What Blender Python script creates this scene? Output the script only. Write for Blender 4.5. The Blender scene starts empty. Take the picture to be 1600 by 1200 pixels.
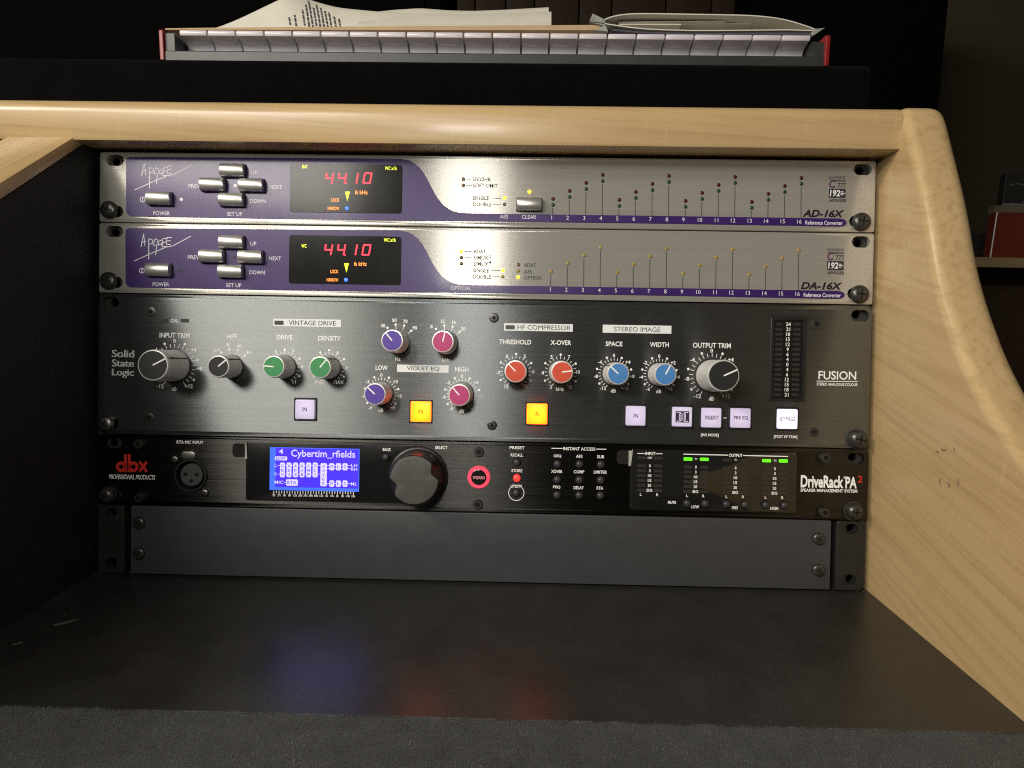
import bpy, bmesh, math, random
import numpy as np
from mathutils import Vector, Matrix
from mathutils.geometry import tessellate_polygon

random.seed(4)
S = bpy.context.scene
COL = S.collection
MM = 0.001
R = math.radians

# ------------------------------------------------------------------ camera
# everything is laid out in millimetres: world z = 0 is the top of the black shelf;
# the rack leans back by TILT, its own frame has x right, z up, y into the rack
TILT = R(6.3)
RACK = Matrix.Rotation(-TILT, 3, 'X')
RACK_O = Vector((0.0, 29.30, 265.39))
CAM_P = Vector((26.677, -399.025, -135.248))             # in the rack frame
CAM_R = [Vector((0.99969334, 0.01735052, 0.01766898)),   # right, down, forward
         Vector((0.01791838, -0.01432591, -0.99973682)),
         Vector((-0.01709283, 0.99974683, -0.01463241))]
FPX = 1000.0                                             # focal length for a 1600 px wide frame
CAM_W = RACK @ CAM_P + RACK_O
cam_d = bpy.data.cameras.new('camera')
cam = bpy.data.objects.new('camera', cam_d)
COL.objects.link(cam)
ax = RACK @ CAM_R[0]; ay = -(RACK @ CAM_R[1]); az = -(RACK @ CAM_R[2])
cam.matrix_world = Matrix(((ax.x, ay.x, az.x, CAM_W.x * MM), (ax.y, ay.y, az.y, CAM_W.y * MM),
                           (ax.z, ay.z, az.z, CAM_W.z * MM), (0, 0, 0, 1)))
cam_d.sensor_width = 36.0
cam_d.lens = FPX / 1600 * 36.0
cam_d.clip_start = 0.01
cam_d.clip_end = 50.0
S.camera = cam

# ------------------------------------------------------------------ light
world = bpy.data.worlds.new('World'); S.world = world
world.use_nodes = True
world.node_tree.nodes['Background'].inputs[0].default_value = (1.0, 0.85, 0.65, 1)
world.node_tree.nodes['Background'].inputs[1].default_value = 0.035
S.view_settings.view_transform = 'Standard'
S.view_settings.look = 'None'
S.view_settings.exposure = 0.52
S.view_settings.gamma = 1.0
S.cycles.use_denoising = False      # the phone picture is grainy too
S.cycles.sample_clamp_indirect = 1.4
S.cycles.blur_glossy = 4.0
S.cycles.filter_width = 1.1

def area(name, loc, target, sx, sy, watts, color, spread=180):
    l = bpy.data.lights.new(name, 'AREA')
    l.shape = 'RECTANGLE'; l.size = sx * MM; l.size_y = sy * MM
    l.energy = watts; l.color = color; l.spread = R(spread)
    o = bpy.data.objects.new(name, l); COL.objects.link(o)
    o.location = Vector(loc) * MM
    o.rotation_euler = (Vector(target) - Vector(loc)).to_track_quat('-Z', 'Y').to_euler()
    return o

# the room's lit ceiling panel, up and to the left behind the photographer
area('ceiling_panel_lamp', (-820, -1480, 1000), (0, 0, 170), 640, 340, 13.0, (1.0, 0.94, 0.84))
# an unseen fill light, added on the left to brighten the bay's right-hand wall
area('side_fill_light', (-1350, -900, 1150), (150, 0, 120), 520, 300, 12.5, (1.0, 0.93, 0.80))
# a work lamp of four LED rows just above and left of the phone
for k in range(4):
    p = RACK @ Vector((-88 + 23 * k, -530, 25)) + RACK_O
    area('work_lamp', p, RACK @ Vector((-20, 0, -110)) + RACK_O, 8, 60, 0.14, (1.0, 0.97, 0.90))

# ------------------------------------------------------------------ helpers
def P(u, v):
    """pixel of the photograph (1600 px wide) -> x, z on the rack's front plane, mm"""
    a, b = (u - 800) / FPX, (v - 600) / FPX
    d = CAM_R[0] * a + CAM_R[1] * b + CAM_R[2]
    t = -CAM_P.y / d.y
    return (CAM_P.x + d.x * t, CAM_P.z + d.z * t)

def at(u, v, y):
    """pixel -> world x, z on the upright plane at depth y, mm"""
    a, b = (u - 800) / FPX, (v - 600) / FPX
    d = RACK @ (CAM_R[0] * a + CAM_R[1] * b + CAM_R[2])
    t = (y - CAM_W.y) / d.y
    return (CAM_W.x + d.x * t, CAM_W.z + d.z * t)

K = 0.3985   # mm per pixel on the rack's front plane

def XZ(p, q, c): return (p, c, q)
def YZ(p, q, c): return (c, p, q)

def ccw(loop):
    a = sum(loop[i][0] * loop[(i + 1) % len(loop)][1] - loop[(i + 1) % len(loop)][0] * loop[i][1] for i in range(len(loop)))
    return list(loop) if a > 0 else list(loop)[::-1]

def inset(loop, d):
    n = len(loop); out = []
    for i in range(n):
        a, b, c = loop[i - 1], loop[i], loop[(i + 1) % n]
        e1 = Vector((b[0] - a[0], b[1] - a[1])); e2 = Vector((c[0] - b[0], c[1] - b[1]))
        if e1.length < 1e-9: e1 = e2
        if e2.length < 1e-9: e2 = e1
        e1.normalize(); e2.normalize()
        n1 = Vector((-e1.y, e1.x)); n2 = Vector((-e2.y, e2.x))
        m = n1 + n2
        m = m / max(0.35, m.dot(n1)) if m.length > 1e-6 else n1
        out.append((b[0] + m.x * d, b[1] + m.y * d))
    return out

def rrect(cx, cz, w, h, r=0.0, n=5):
    r = min(r, w / 2 - 1e-4, h / 2 - 1e-4)
    if r <= 0:
        return [(cx - w / 2, cz - h / 2), (cx + w / 2, cz - h / 2), (cx + w / 2, cz + h / 2), (cx - w / 2, cz + h / 2)]
    out = []
    for sx, sz, a0 in ((1, -1, -90), (1, 1, 0), (-1, 1, 90), (-1, -1, 180)):
        for k in range(n + 1):
            a = R(a0 + 90 * k / n)
            out.append((cx + sx * (w / 2 - r) + r * math.cos(a), cz + sz * (h / 2 - r) + r * math.sin(a)))
    return out

def circ(cx, cz, r, n=24):
    return [(cx + r * math.cos(2 * math.pi * k / n), cz + r * math.sin(2 * math.pi * k / n)) for k in range(n)]

class MB:
    def __init__(self): self.v = []; self.f = []; self.flat = True
    def add(self, vs, fs):
        b = len(self.v); self.v += [tuple(p) for p in vs]; self.f += [tuple(b + i for i in f) for f in fs]
    def extrude(self, loop, c0, c1, r=0.0, n=2, holes=(), m=XZ, both=False, r2=None):
        """a plate from c0 (front) to c1, its front edge rounded by r (back edge too if both)"""
        self.flat = False
        loop = ccw(loop); N = len(loop); s = 1 if c1 > c0 else -1
        rings = []
        if r > 0:
            for k in range(n + 1):
                a = math.pi / 2 * k / n
                rings.append((inset(loop, r * (1 - math.sin(a))), c0 + s * r * (1 - math.cos(a))))
        else:
            rings.append((loop, c0))
        if both and r > 0:
            rb = r2 or r
            for k in range(n, -1, -1):
                a = math.pi / 2 * k / n
                rings.append((inset(loop, rb * (1 - math.sin(a))), c1 - s * rb * (1 - math.cos(a))))
        else:
            rings.append((loop, c1))
        vs = [m(p, q, c) for l, c in rings for p, q in l]
        fs = []
        for k in range(len(rings) - 1):
            for i in range(N):
                j = (i + 1) % N
                fs.append((k * N + i, k * N + j, (k + 1) * N + j, (k + 1) * N + i))
        hb = len(vs)
        hl = []
        for h in holes:
            h = ccw(h)[::-1]; hl.append((len(vs), len(h)))
            vs += [m(p, q, c0) for p, q in h] + [m(p, q, c1) for p, q in h]
        for b, n_ in hl:
            for i in range(n_):
                j = (i + 1) % n_
                fs.append((b + i, b + j, b + n_ + j, b + n_ + i))
        for ring, base, off in ((rings[0], 0, 0), (rings[-1], (len(rings) - 1) * N, 1)):
            if holes:
                polys = [[Vector((p, q, 0)) for p, q in ring[0]]] + [[Vector((p, q, 0)) for p, q in ccw(h)[::-1]] for h in holes]
                idx = [base + i for i in range(N)]
                for b, n_ in hl: idx += [b + off * n_ + i for i in range(n_)]
                for t in tessellate_polygon(polys): fs.append(tuple(idx[i] for i in t))
            else:
                fs.append(tuple(base + i for i in range(N)))
        self.add(vs, fs)
        return self
    def box(self, x0, x1, y0, y1, z0, z1, r=0.0):
        return self.extrude(rrect((x0 + x1) / 2, (z0 + z1) / 2, x1 - x0, z1 - z0), y0, y1, r, 2, both=True)
    def lathe(self, cx, cz, prof, n=32, mod=None):
        """prof: (radius, y) from back to front, round the y axis"""
        self.flat = False
        vs = []; fs = []
        for k, (r, y) in enumerate(prof):
            for i in range(n):
                a = 2 * math.pi * i / n
                rr = mod(r, y, a) if mod else r
                vs.append((cx + rr * math.cos(a), y, cz + rr * math.sin(a)))
        for k in range(len(prof) - 1):
            for i in range(n):
                j = (i + 1) % n
                fs.append((k * n + i, k * n + j, (k + 1) * n + j, (k + 1) * n + i))
        fs.append(tuple(range((len(prof) - 1) * n, len(prof) * n)))
        fs.append(tuple(range(n))[::-1])
        self.add(vs, fs); return self
    def poly(self, loop, y):
        loop = ccw(loop); self.add([(p, y, q) for p, q in loop], [tuple(range(len(loop)))]); return self
    def ring(self, cx, cz, r0, r1, y, n=28):
        a = circ(cx, cz, r0, n) + circ(cx, cz, r1, n)
        self.add([(p, y, q) for p, q in a], [(i, n + i, n + (i + 1) % n, (i + 1) % n) for i in range(n)]); return self
    def stroke(self, pts, w, y):
        for (x0, z0), (x1, z1) in zip(pts[:-1], pts[1:]):
            d = Vector((x1 - x0, z1 - z0))
            if d.length < 1e-6: continue
            d.normalize(); e = d * w * 0.3; n = Vector((-d.y, d.x)) * w / 2
            self.add([(x0 - e.x - n.x, y, z0 - e.y - n.y), (x1 + e.x - n.x, y, z1 + e.y - n.y),
                      (x1 + e.x + n.x, y, z1 + e.y + n.y), (x0 - e.x + n.x, y, z0 - e.y + n.y)], [(0, 1, 2, 3)])
        return self

# ---- lettering: the built-in typeface, turned into flat print
GLYPH = {}
def glyphs(s, bold=0.0, shear=0.0):
    key = (s, bold, shear)
    if key not in GLYPH:
        c = bpy.data.curves.new('lettering', 'FONT')
        c.body = s; c.offset = bold; c.shear = shear; c.resolution_u = 3; c.fill_mode = 'FRONT'
        o = bpy.data.objects.new('lettering', c)
        me = bpy.data.meshes.new_from_object(o)
        v = np.zeros(len(me.vertices) * 3); me.vertices.foreach_get('co', v); v = v.reshape(-1, 3)[:, :2]
        f = [tuple(p.vertices) for p in me.polygons]
        bpy.data.objects.remove(o); bpy.data.curves.remove(c); bpy.data.meshes.remove(me)
        lo, hi = v.min(0), v.max(0)
        GLYPH[key] = ((v - (lo + hi) / 2), f, hi - lo)
    return GLYPH[key]

def text_mm(mb, s, cx, cz, w, h, y, bold=0.0, shear=0.0, rot=0.0, dx=0.0):
    v, f, sz = glyphs(s, bold, shear)
    sy = h / sz[1]; sx = (w / sz[0]) if w else sy
    c, q = math.cos(rot), math.sin(rot)
    for off in ((0.0, dx) if dx else (0.0,)):
        mb.add([(cx + off + (x * sx) * c - (z * sy) * q, y, cz + (x * sx) * q + (z * sy) * c) for x, z in v], f)

def text(mb, s, u, v, w, h, y=-0.12, bold=0.0, shear=0.0, al='c', dx=0.0):
    """s centred on pixel u, v (al 'l': starting at u); w, h in photo pixels (w None: natural width)"""
    if al == 'l':
        g = glyphs(s, bold, shear)[2]
        ww = w if w else g[0] * h / g[1]
        u = u + ww / 2
    x, z = P(u, v)
    text_mm(mb, s, x, z, w * K if w else None, h * K, y, bold, shear, 0.0, dx)

# ---- objects
ORG = {}
def finish(name, mb, mat, sharp=40):
    me = bpy.data.meshes.new(name)
    me.from_pydata(mb.v, [], mb.f)
    if not mb.flat:
        bm = bmesh.new(); bm.from_mesh(me)
        bmesh.ops.remove_doubles(bm, verts=bm.verts, dist=1e-7)
        bmesh.ops.recalc_face_normals(bm, faces=bm.faces)
        bm.to_mesh(me); bm.free()
        me.shade_smooth(); me.set_sharp_from_angle(angle=R(sharp))
    me.materials.append(mat)
    return me

def obj(name, mb, mat, parent=None, org=None, uv=False, sharp=40, label=None):
    """mb's points are in mm in the parent's frame; org is the object's own origin there"""
    po = ORG[parent] if parent else Vector((0, 0, 0))
    o_ = Vector(org) if org is not None else po
    mb.v = [((x - o_.x) * MM, (y - o_.y) * MM, (z - o_.z) * MM) for x, y, z in mb.v]
    me = finish(name, mb, mat, sharp)
    if uv:
        lay = me.uv_layers.new(name='UVMap')
        co = np.zeros(len(me.vertices) * 3); me.vertices.foreach_get('co', co); co = co.reshape(-1, 3)
        li = np.zeros(len(me.loops), dtype=np.int32); me.loops.foreach_get('vertex_index', li)
        lay.data.foreach_set('uv', np.ascontiguousarray(co[li][:, [2, 0]]).ravel())
    o = bpy.data.objects.new(name, me); COL.objects.link(o)
    if parent: o.parent = parent
    o.location = (o_ - po) * MM
    ORG[o] = o_
    if name.split('.')[0].endswith(('_lettering', '_letters', '_figures', '_picture', '_lines', '_marks')): o['kind'] = 'stuff'
    if label: o['label'] = label
    return o

def tag(o, label, cat, group=None, kind=None):
    o['label'] = label; o['category'] = cat
    if group: o['group'] = group
    if kind: o['kind'] = kind
    return o

def empty(name, loc):
    o = bpy.data.objects.new(name, None); COL.objects.link(o)
    o.empty_display_size = 0.02
    o.location = Vector(loc) * MM; ORG[o] = Vector(loc)
    return o

def rack_unit(name, zb, label, cat, group=None):
    o = empty(name, (0, 0, 0))
    o.location = (RACK @ Vector((0, 0, zb)) + RACK_O) * MM
    o.rotation_euler = (-TILT, 0, 0)
    ORG[o] = Vector((0, 0, zb))
    return tag(o, label, cat, group)

def inst(src, parent, org):
    """a copy of a part, with copies of its sub-parts, at another place"""
    c = src.copy(); COL.objects.link(c); c.parent = parent
    c.location = (Vector(org) - ORG[parent]) * MM; ORG[c] = Vector(org)
    for ch in src.children:
        d = ch.copy(); COL.objects.link(d); d.parent = c
    return c

# ------------------------------------------------------------------ materials
def nt(name):
    m = bpy.data.materials.new(name); m.use_nodes = True
    t = m.node_tree; return m, t, t.nodes['Principled BSDF']

def lin(c):
    return tuple(((x / 255 + 0.055) / 1.055) ** 2.4 if x > 10 else x / 255 / 12.92 for x in c)

def node(t, kind, **kw):
    n = t.nodes.new(kind)
    for k, v in kw.items(): setattr(n, k, v)
    return n

def ramp(t, fac, stops):
    r = node(t, 'ShaderNodeValToRGB')
    while len(r.color_ramp.elements) < len(stops): r.color_ramp.elements.new(0.5)
    for e, (p, c) in zip(r.color_ramp.elements, stops): e.position = p; e.color = (*c, 1)
    t.links.new(fac, r.inputs[0]); return r

def coord(t, scale, rot=(0, 0, 0)):
    tc = node(t, 'ShaderNodeTexCoord'); mp = node(t, 'ShaderNodeMapping')
    mp.inputs['Scale'].default_value = scale; mp.inputs['Rotation'].default_value = rot
    t.links.new(tc.outputs['Object'], mp.inputs[0]); return mp.outputs[0]

def noise(t, vec, scale, detail=3, rough=0.5, dist=0.0):
    n = node(t, 'ShaderNodeTexNoise'); n.inputs['Scale'].default_value = scale
    n.inputs['Detail'].default_value = detail; n.inputs['Roughness'].default_value = rough
    n.inputs['Distortion'].default_value = dist
    t.links.new(vec, n.inputs['Vector']); return n

def bump(t, b, h, strength, dist=0.0002):
    n = node(t, 'ShaderNodeBump'); n.inputs['Strength'].default_value = strength; n.inputs['Distance'].default_value = dist
    t.links.new(h, n.inputs['Height']); t.links.new(n.outputs[0], b.inputs['Normal']); return n

def mat(name, color, rough=0.5, metal=0.0, spec=0.5, var=0.08, grain=0.0, gscale=2500, coat=0.0, coat_r=0.05):
    m, t, b = nt(name)
    b.inputs['Metallic'].default_value = metal; b.inputs['Specular IOR Level'].default_value = spec
    v = coord(t, (1, 1, 1))
    n = noise(t, v, 90, 4, 0.6)
    c0 = tuple(max(0, x * (1 - var)) for x in color); c1 = tuple(min(1, x * (1 + var)) for x in color)
    r = ramp(t, n.outputs['Fac'], [(0.3, c0), (0.7, c1)])
    t.links.new(r.outputs[0], b.inputs['Base Color'])
    rr = node(t, 'ShaderNodeMapRange')
    rr.inputs['To Min'].default_value = max(0.02, rough * 0.88); rr.inputs['To Max'].default_value = min(1, rough * 1.12)
    t.links.new(n.outputs['Fac'], rr.inputs[0]); t.links.new(rr.outputs[0], b.inputs['Roughness'])
    if grain:
        g = noise(t, v, gscale, 2, 0.6); bump(t, b, g.outputs['Fac'], grain, 0.0001)
    if coat:
        b.inputs['Coat Weight'].default_value = coat; b.inputs['Coat Roughness'].default_value = coat_r
    return m

def emit(name, color, strength, base=None, rough=0.35):
    m, t, b = nt(name)
    b.inputs['Base Color'].default_value = (*(base or color), 1)
    b.inputs['Emission Color'].default_value = (*color, 1)
    b.inputs['Emission Strength'].default_value = strength
    b.inputs['Roughness'].default_value = rough
    return m

def brushed(name, color, rough, metal, aniso=0.85, line=0.25, var=0.10, spec=0.5, colvar=0.12):
    """sheet metal brushed along x: streaky colour, streaky gloss, fine lines"""
    m, t, b = nt(name)
    v = coord(t, (14, 14, 2600))
    n = noise(t, v, 1.0, 4, 0.65)
    v2 = coord(t, (3, 3, 700)); n2 = noise(t, v2, 1.0, 3, 0.6)
    mx = node(t, 'ShaderNodeMath', operation='ADD'); t.links.new(n.outputs['Fac'], mx.inputs[0]); t.links.new(n2.outputs['Fac'], mx.inputs[1])
    hf = node(t, 'ShaderNodeMath', operation='MULTIPLY'); hf.inputs[1].default_value = 0.5; t.links.new(mx.outputs[0], hf.inputs[0])
    r = ramp(t, hf.outputs[0], [(0.35, tuple(x * (1 - colvar) for x in color)), (0.65, tuple(min(1, x * (1 + colvar)) for x in color))])
    t.links.new(r.outputs[0], b.inputs['Base Color'])
    rr = node(t, 'ShaderNodeMapRange'); rr.inputs['From Min'].default_value = 0.3; rr.inputs['From Max'].default_value = 0.7
    rr.inputs['To Min'].default_value = rough * (1 - var); rr.inputs['To Max'].default_value = rough * (1 + var)
    t.links.new(hf.outputs[0], rr.inputs[0]); t.links.new(rr.outputs[0], b.inputs['Roughness'])
    b.inputs['Metallic'].default_value = metal; b.inputs['Specular IOR Level'].default_value = spec
    b.inputs['Anisotropic'].default_value = aniso
    tg = node(t, 'ShaderNodeTangent', direction_type='UV_MAP', uv_map='UVMap')
    t.links.new(tg.outputs[0], b.inputs['Tangent'])
    bump(t, b, hf.outputs[0], line, 0.00006)
    return m

def maple(name, rot, light=(0.53, 0.375, 0.190), dark=(0.33, 0.21, 0.088), band=26.0, dist=2.4, gloss=0.34):
    m, t, b = nt(name)
    v = coord(t, (1, 1, 1), rot)
    mp = node(t, 'ShaderNodeMapping'); mp.inputs['Scale'].default_value = (1, 0.35, 1); t.links.new(v, mp.inputs[0])
    big = noise(t, mp.outputs[0], 9, 3, 0.5)
    w = node(t, 'ShaderNodeTexWave', wave_type='BANDS', bands_direction='Z', wave_profile='SAW')
    w.inputs['Scale'].default_value = band; w.inputs['Distortion'].default_value = dist
    w.inputs['Detail'].default_value = 2.0; w.inputs['Detail Scale'].default_value = 0.55; w.inputs['Detail Roughness'].default_value = 0.5
    t.links.new(mp.outputs[0], w.inputs['Vector'])
    line = ramp(t, w.outputs['Fac'], [(0.0, (0, 0, 0)), (0.84, (0.10, 0.10, 0.10)), (0.965, (1, 1, 1)), (1.0, (0.2, 0.2, 0.2))])
    st = node(t, 'ShaderNodeMapping'); st.inputs['Scale'].default_value = (260, 9, 260); t.links.new(v, st.inputs[0])
    fine = noise(t, st.outputs[0], 1.0, 4, 0.6)
    fl = node(t, 'ShaderNodeMapping'); fl.inputs['Scale'].default_value = (60, 420, 60); t.links.new(v, fl.inputs[0])
    fleck = noise(t, fl.outputs[0], 1.0, 2, 0.5)
    mid = tuple((a * 0.72 + c * 0.28) for a, c in zip(light, dark))
    base = ramp(t, big.outputs['Fac'], [(0.32, mid), (0.62, light)])
    def mix(a, c2, f, amt):
        k = node(t, 'ShaderNodeMath', operation='MULTIPLY'); k.inputs[1].default_value = amt; t.links.new(f, k.inputs[0])
        x = node(t, 'ShaderNodeMix', data_type='RGBA'); t.links.new(k.outputs[0], x.inputs[0])
        t.links.new(a, x.inputs[6]); x.inputs[7].default_value = (*c2, 1); return x.outputs[2]
    c = mix(base.outputs[0], dark, line.outputs[0], 0.25)
    f1 = ramp(t, fine.outputs['Fac'], [(0.48, (0, 0, 0)), (0.72, (1, 1, 1))])
    c = mix(c, dark, f1.outputs[0], 0.55)
    f2 = ramp(t, fleck.outputs['Fac'], [(0.60, (0, 0, 0)), (0.72, (1, 1, 1))])
    c = mix(c, tuple(min(1, x * 1.15) for x in light), f2.outputs[0], 0.25)
    t.links.new(c, b.inputs['Base Color'])
    b.inputs['Roughness'].default_value = gloss
    b.inputs['Coat Weight'].default_value = 0.15; b.inputs['Coat Roughness'].default_value = 0.16
    bump(t, b, fine.outputs['Fac'], 0.06, 0.0002)
    return m

def laminate(name, color, rough, bumpy=0.05, spec=0.5):
    """matt black board: slight sheen, pale dust specks"""
    m, t, b = nt(name)
    v = coord(t, (1, 1, 1))
    n = noise(t, v, 35, 4, 0.6); d = noise(t, v, 620, 2, 0.5); p = noise(t, v, 14, 2, 0.5)
    sp = ramp(t, d.outputs['Fac'], [(0.755, (0, 0, 0)), (0.80, (1, 1, 1))])
    pm = ramp(t, p.outputs['Fac'], [(0.42, (0, 0, 0)), (0.62, (1, 1, 1))])
    mu = node(t, 'ShaderNodeMath', operation='MULTIPLY'); t.links.new(sp.outputs[0], mu.inputs[0]); t.links.new(pm.outputs[0], mu.inputs[1])
    base = ramp(t, n.outputs['Fac'], [(0.3, tuple(x * 0.8 for x in color)), (0.7, tuple(x * 1.2 for x in color))])
    x = node(t, 'ShaderNodeMix', data_type='RGBA'); t.links.new(mu.outputs[0], x.inputs[0])
    t.links.new(base.outputs[0], x.inputs[6]); x.inputs[7].default_value = (0.22, 0.21, 0.18, 1)
    t.links.new(x.outputs[2], b.inputs['Base Color'])
    rr = node(t, 'ShaderNodeMapRange'); rr.inputs['To Min'].default_value = rough * 0.85; rr.inputs['To Max'].default_value = rough * 1.2
    t.links.new(n.outputs['Fac'], rr.inputs[0]); t.links.new(rr.outputs[0], b.inputs['Roughness'])
    g = noise(t, v, 1800, 2, 0.5); bump(t, b, g.outputs['Fac'], bumpy, 0.0001); b.inputs['Specular IOR Level'].default_value = spec
    return m

SILVER = brushed('brushed_silver', (0.51, 0.495, 0.45), 0.30, 0.55, 1.0, 0.30, colvar=0.07)
GUNMETAL = brushed('brushed_gunmetal', (0.205, 0.216, 0.218), 0.39, 0.92, 1.0, 0.60, colvar=0.16)
BLACKMETAL = brushed('brushed_black', (0.062, 0.060, 0.056), 0.36, 1.0, 1.0, 0.90, 0.2, colvar=0.35)
PURPLE = mat('purple_gloss', lin((54, 30, 94)), 0.36, 0.0, 0.3, 0.05, coat=0.22, coat_r=0.12)
GLASS = mat('smoked_glass', (0.010, 0.010, 0.009), 0.09, 0, 0.9, 0.05)
SCREENGLASS = mat('screen_glass', (0.010, 0.010, 0.010), 0.22, 0, 0.22, 0.05)
WINDOW = mat('display_window', (0.012, 0.012, 0.011), 0.16, 0, 0.16, 0.05)
STEEL = mat('button_steel', (0.60, 0.58, 0.55), 0.32, 0.8, 0.5, 0.05, 0.05, 3000)
ALU = mat('knob_aluminium', (0.66, 0.65, 0.62), 0.36, 0.25, 0.5, 0.06, 0.06, 2600)
SCREWBLK = mat('black_screw', (0.070, 0.068, 0.064), 0.34, 0.7, 0.5, 0.15, 0.08, 1500)
SCREWNKL = mat('nickel_screw', (0.22, 0.21, 0.19), 0.36, 1.0, 0.5, 0.10, 0.08, 1500)
ZINC = mat('zinc', (0.42, 0.41, 0.37), 0.34, 1.0, 0.5, 0.12, 0.08, 1500)
BLACKPL = mat('black_plastic', (0.014, 0.014, 0.014), 0.38, 0, 0.5, 0.15, 0.10, 2500)
RUBBER = mat('black_rubber', (0.03, 0.03, 0.03), 0.46, 0, 0.5, 0.10, 0.25, 4200)
WHEELFACE = mat('wheel_face', (0.085, 0.083, 0.078), 0.45, 0.3, 0.5, 0.08, 0.30, 5200)
CAVITY = mat('dark_cavity', (0.006, 0.006, 0.006), 0.7, 0, 0.2)
POWDER = mat('charcoal_powder_coat', (0.050, 0.051, 0.055), 0.48, 0.0, 0.4, 0.06, 0.55, 3800)
EARBLACK = mat('black_ear', (0.022, 0.021, 0.018), 0.42, 0.3, 0.5, 0.12, 0.15, 3000)
PR_WHITE = mat('white_print', (0.90, 0.90, 0.88), 0.5, 0, 0.3, 0.03)
PR_GREY = mat('silver_print', (0.74, 0.72, 0.76), 0.4, 0, 0.4, 0.03)
PR_DARK = mat('dark_print', (0.035, 0.03, 0.04), 0.5, 0, 0.3, 0.05)
PR_BLACKV = mat('black_violet_print', (0.014, 0.008, 0.018), 0.5, 0, 0.3, 0.05)
PR_RED = mat('red_print', lin((214, 52, 40)), 0.5, 0, 0.3, 0.04)
PR_SLATE = mat('slate_print', (0.075, 0.075, 0.09), 0.75, 0, 0.08, 0.05)
PLATEWH = mat('white_plate_print', (0.78, 0.80, 0.80), 0.5, 0, 0.3, 0.03)
CAPCOL = {'black': mat('black_cap', (0.016, 0.016, 0.015), 0.55, 0, 0.4, 0.1, 0.3, 4200),
          'green': mat('green_cap', lin((58, 140, 84)), 0.5, 0, 0.4, 0.05, 0.3, 4200),
          'violet': mat('violet_cap', lin((86, 64, 158)), 0.5, 0, 0.4, 0.05, 0.3, 4200),
          'pink': mat('pink_cap', lin((186, 62, 118)), 0.5, 0, 0.4, 0.05, 0.3, 4200),
          'red': mat('red_cap', lin((208, 78, 52)), 0.5, 0, 0.4, 0.05, 0.3, 4200),
          'blue': mat('blue_cap', lin((72, 130, 190)), 0.5, 0, 0.4, 0.05, 0.3, 4200)}
RIM = mat('cap_rim', (0.80, 0.79, 0.75), 0.30, 0.5, 0.5, 0.03)
def glow(name, c0, c1, s0, s1, rad, base):
    """a translucent lens lit by one LED behind its middle"""
    m, t, b = nt(name)
    tc = node(t, 'ShaderNodeTexCoord'); ln = node(t, 'ShaderNodeVectorMath', operation='LENGTH')
    t.links.new(tc.outputs['Object'], ln.inputs[0])
    mr = node(t, 'ShaderNodeMapRange'); mr.inputs['From Max'].default_value = rad * MM; t.links.new(ln.outputs['Value'], mr.inputs[0])
    r = ramp(t, mr.outputs[0], [(0.25, tuple(x * s0 for x in c0)), (1.0, tuple(x * s1 for x in c1))])
    t.links.new(r.outputs[0], b.inputs['Emission Color']); b.inputs['Emission Strength'].default_value = 1.0
    b.inputs['Base Color'].default_value = (*base, 1); b.inputs['Roughness'].default_value = 0.3
    return m
AMBER = glow('amber_lens', (9.0, 0.66, 0.010), (8.0, 0.32, 0.004), 1.0, 1.0, 8.0, (0.5, 0.25, 0.02))
AMBEREDGE = emit('amber_lens_edge', (1.0, 0.09, 0.004), 4.5, (0.8, 0.3, 0.02))
LENSWH = glow('pale_lens', (0.66, 0.56, 0.80), (0.60, 0.52, 0.72), 0.40, 0.26, 8.0, (0.50, 0.45, 0.60))
LENSON = glow('lit_pale_lens', (0.92, 0.80, 1.0), (0.78, 0.62, 0.95), 1.15, 0.85, 8.0, (0.5, 0.45, 0.6))
LED_RED = emit('red_readout', (1.0, 0.008, 0.04), 1.05)
LED_YEL = emit('lit_yellow_led', (1.0, 0.62, 0.02), 2.2)
LED_LIME = emit('lime_indicator', (0.72, 0.80, 0.0), 0.95)
LED_ORA = emit('orange_indicator', (1.0, 0.28, 0.02), 0.85)
LED_BLUE = emit('blue_indicator', (0.03, 0.12, 1.0), 1.3)
LED_GRN = emit('lit_green_led', (0.09, 0.95, 0.012), 1.05)
LED_REDON = emit('lit_red_button', (1.0, 0.035, 0.03), 1.0)
LED_WIZ = emit('lit_pink_red_ring', (1.0, 0.045, 0.085), 0.85, rough=0.25)
OFF_RED = mat('unlit_red_led', lin((66, 16, 20)), 0.3, 0, 0.3, 0.05)
OFF_GRN = mat('unlit_green_led', lin((32, 64, 46)), 0.3, 0, 0.3, 0.05)
OFF_YEL = mat('unlit_olive_led', lin((150, 128, 62)), 0.25, 0, 0.5, 0.05)
OFF_BRN = mat('unlit_brown_led', lin((96, 76, 40)), 0.25, 0, 0.5, 0.05)
OFF_SEG = mat('unlit_segment', (0.030, 0.029, 0.025), 0.35, 0, 0.5, 0.05)
LCD_BG = emit('lcd_blue', (0.055, 0.022, 1.0), 0.95, (0.01, 0.01, 0.1))
LCD_EDGE = emit('lcd_light_blue', (0.045, 0.13, 1.0), 1.0, (0.01, 0.02, 0.1))
LCD_FG = emit('lcd_lilac', (0.56, 0.50, 1.0), 0.95, (0.1, 0.1, 0.3))
WOOD_SIDE = maple('maple_side', (R(-13), R(24), R(0)), band=22.0, dist=4.0)
WOOD_TOP = maple('maple_top', (R(4), R(-3), R(90)), band=30.0, dist=1.6)
WOOD_CAP = maple('maple_cap', (R(-33), R(5), R(6)), band=30.0, dist=1.6)
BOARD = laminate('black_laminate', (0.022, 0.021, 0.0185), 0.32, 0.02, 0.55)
BOARD_V = laminate('black_board', (0.010, 0.0098, 0.0093), 0.55, 0.03, 0.35)

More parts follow.
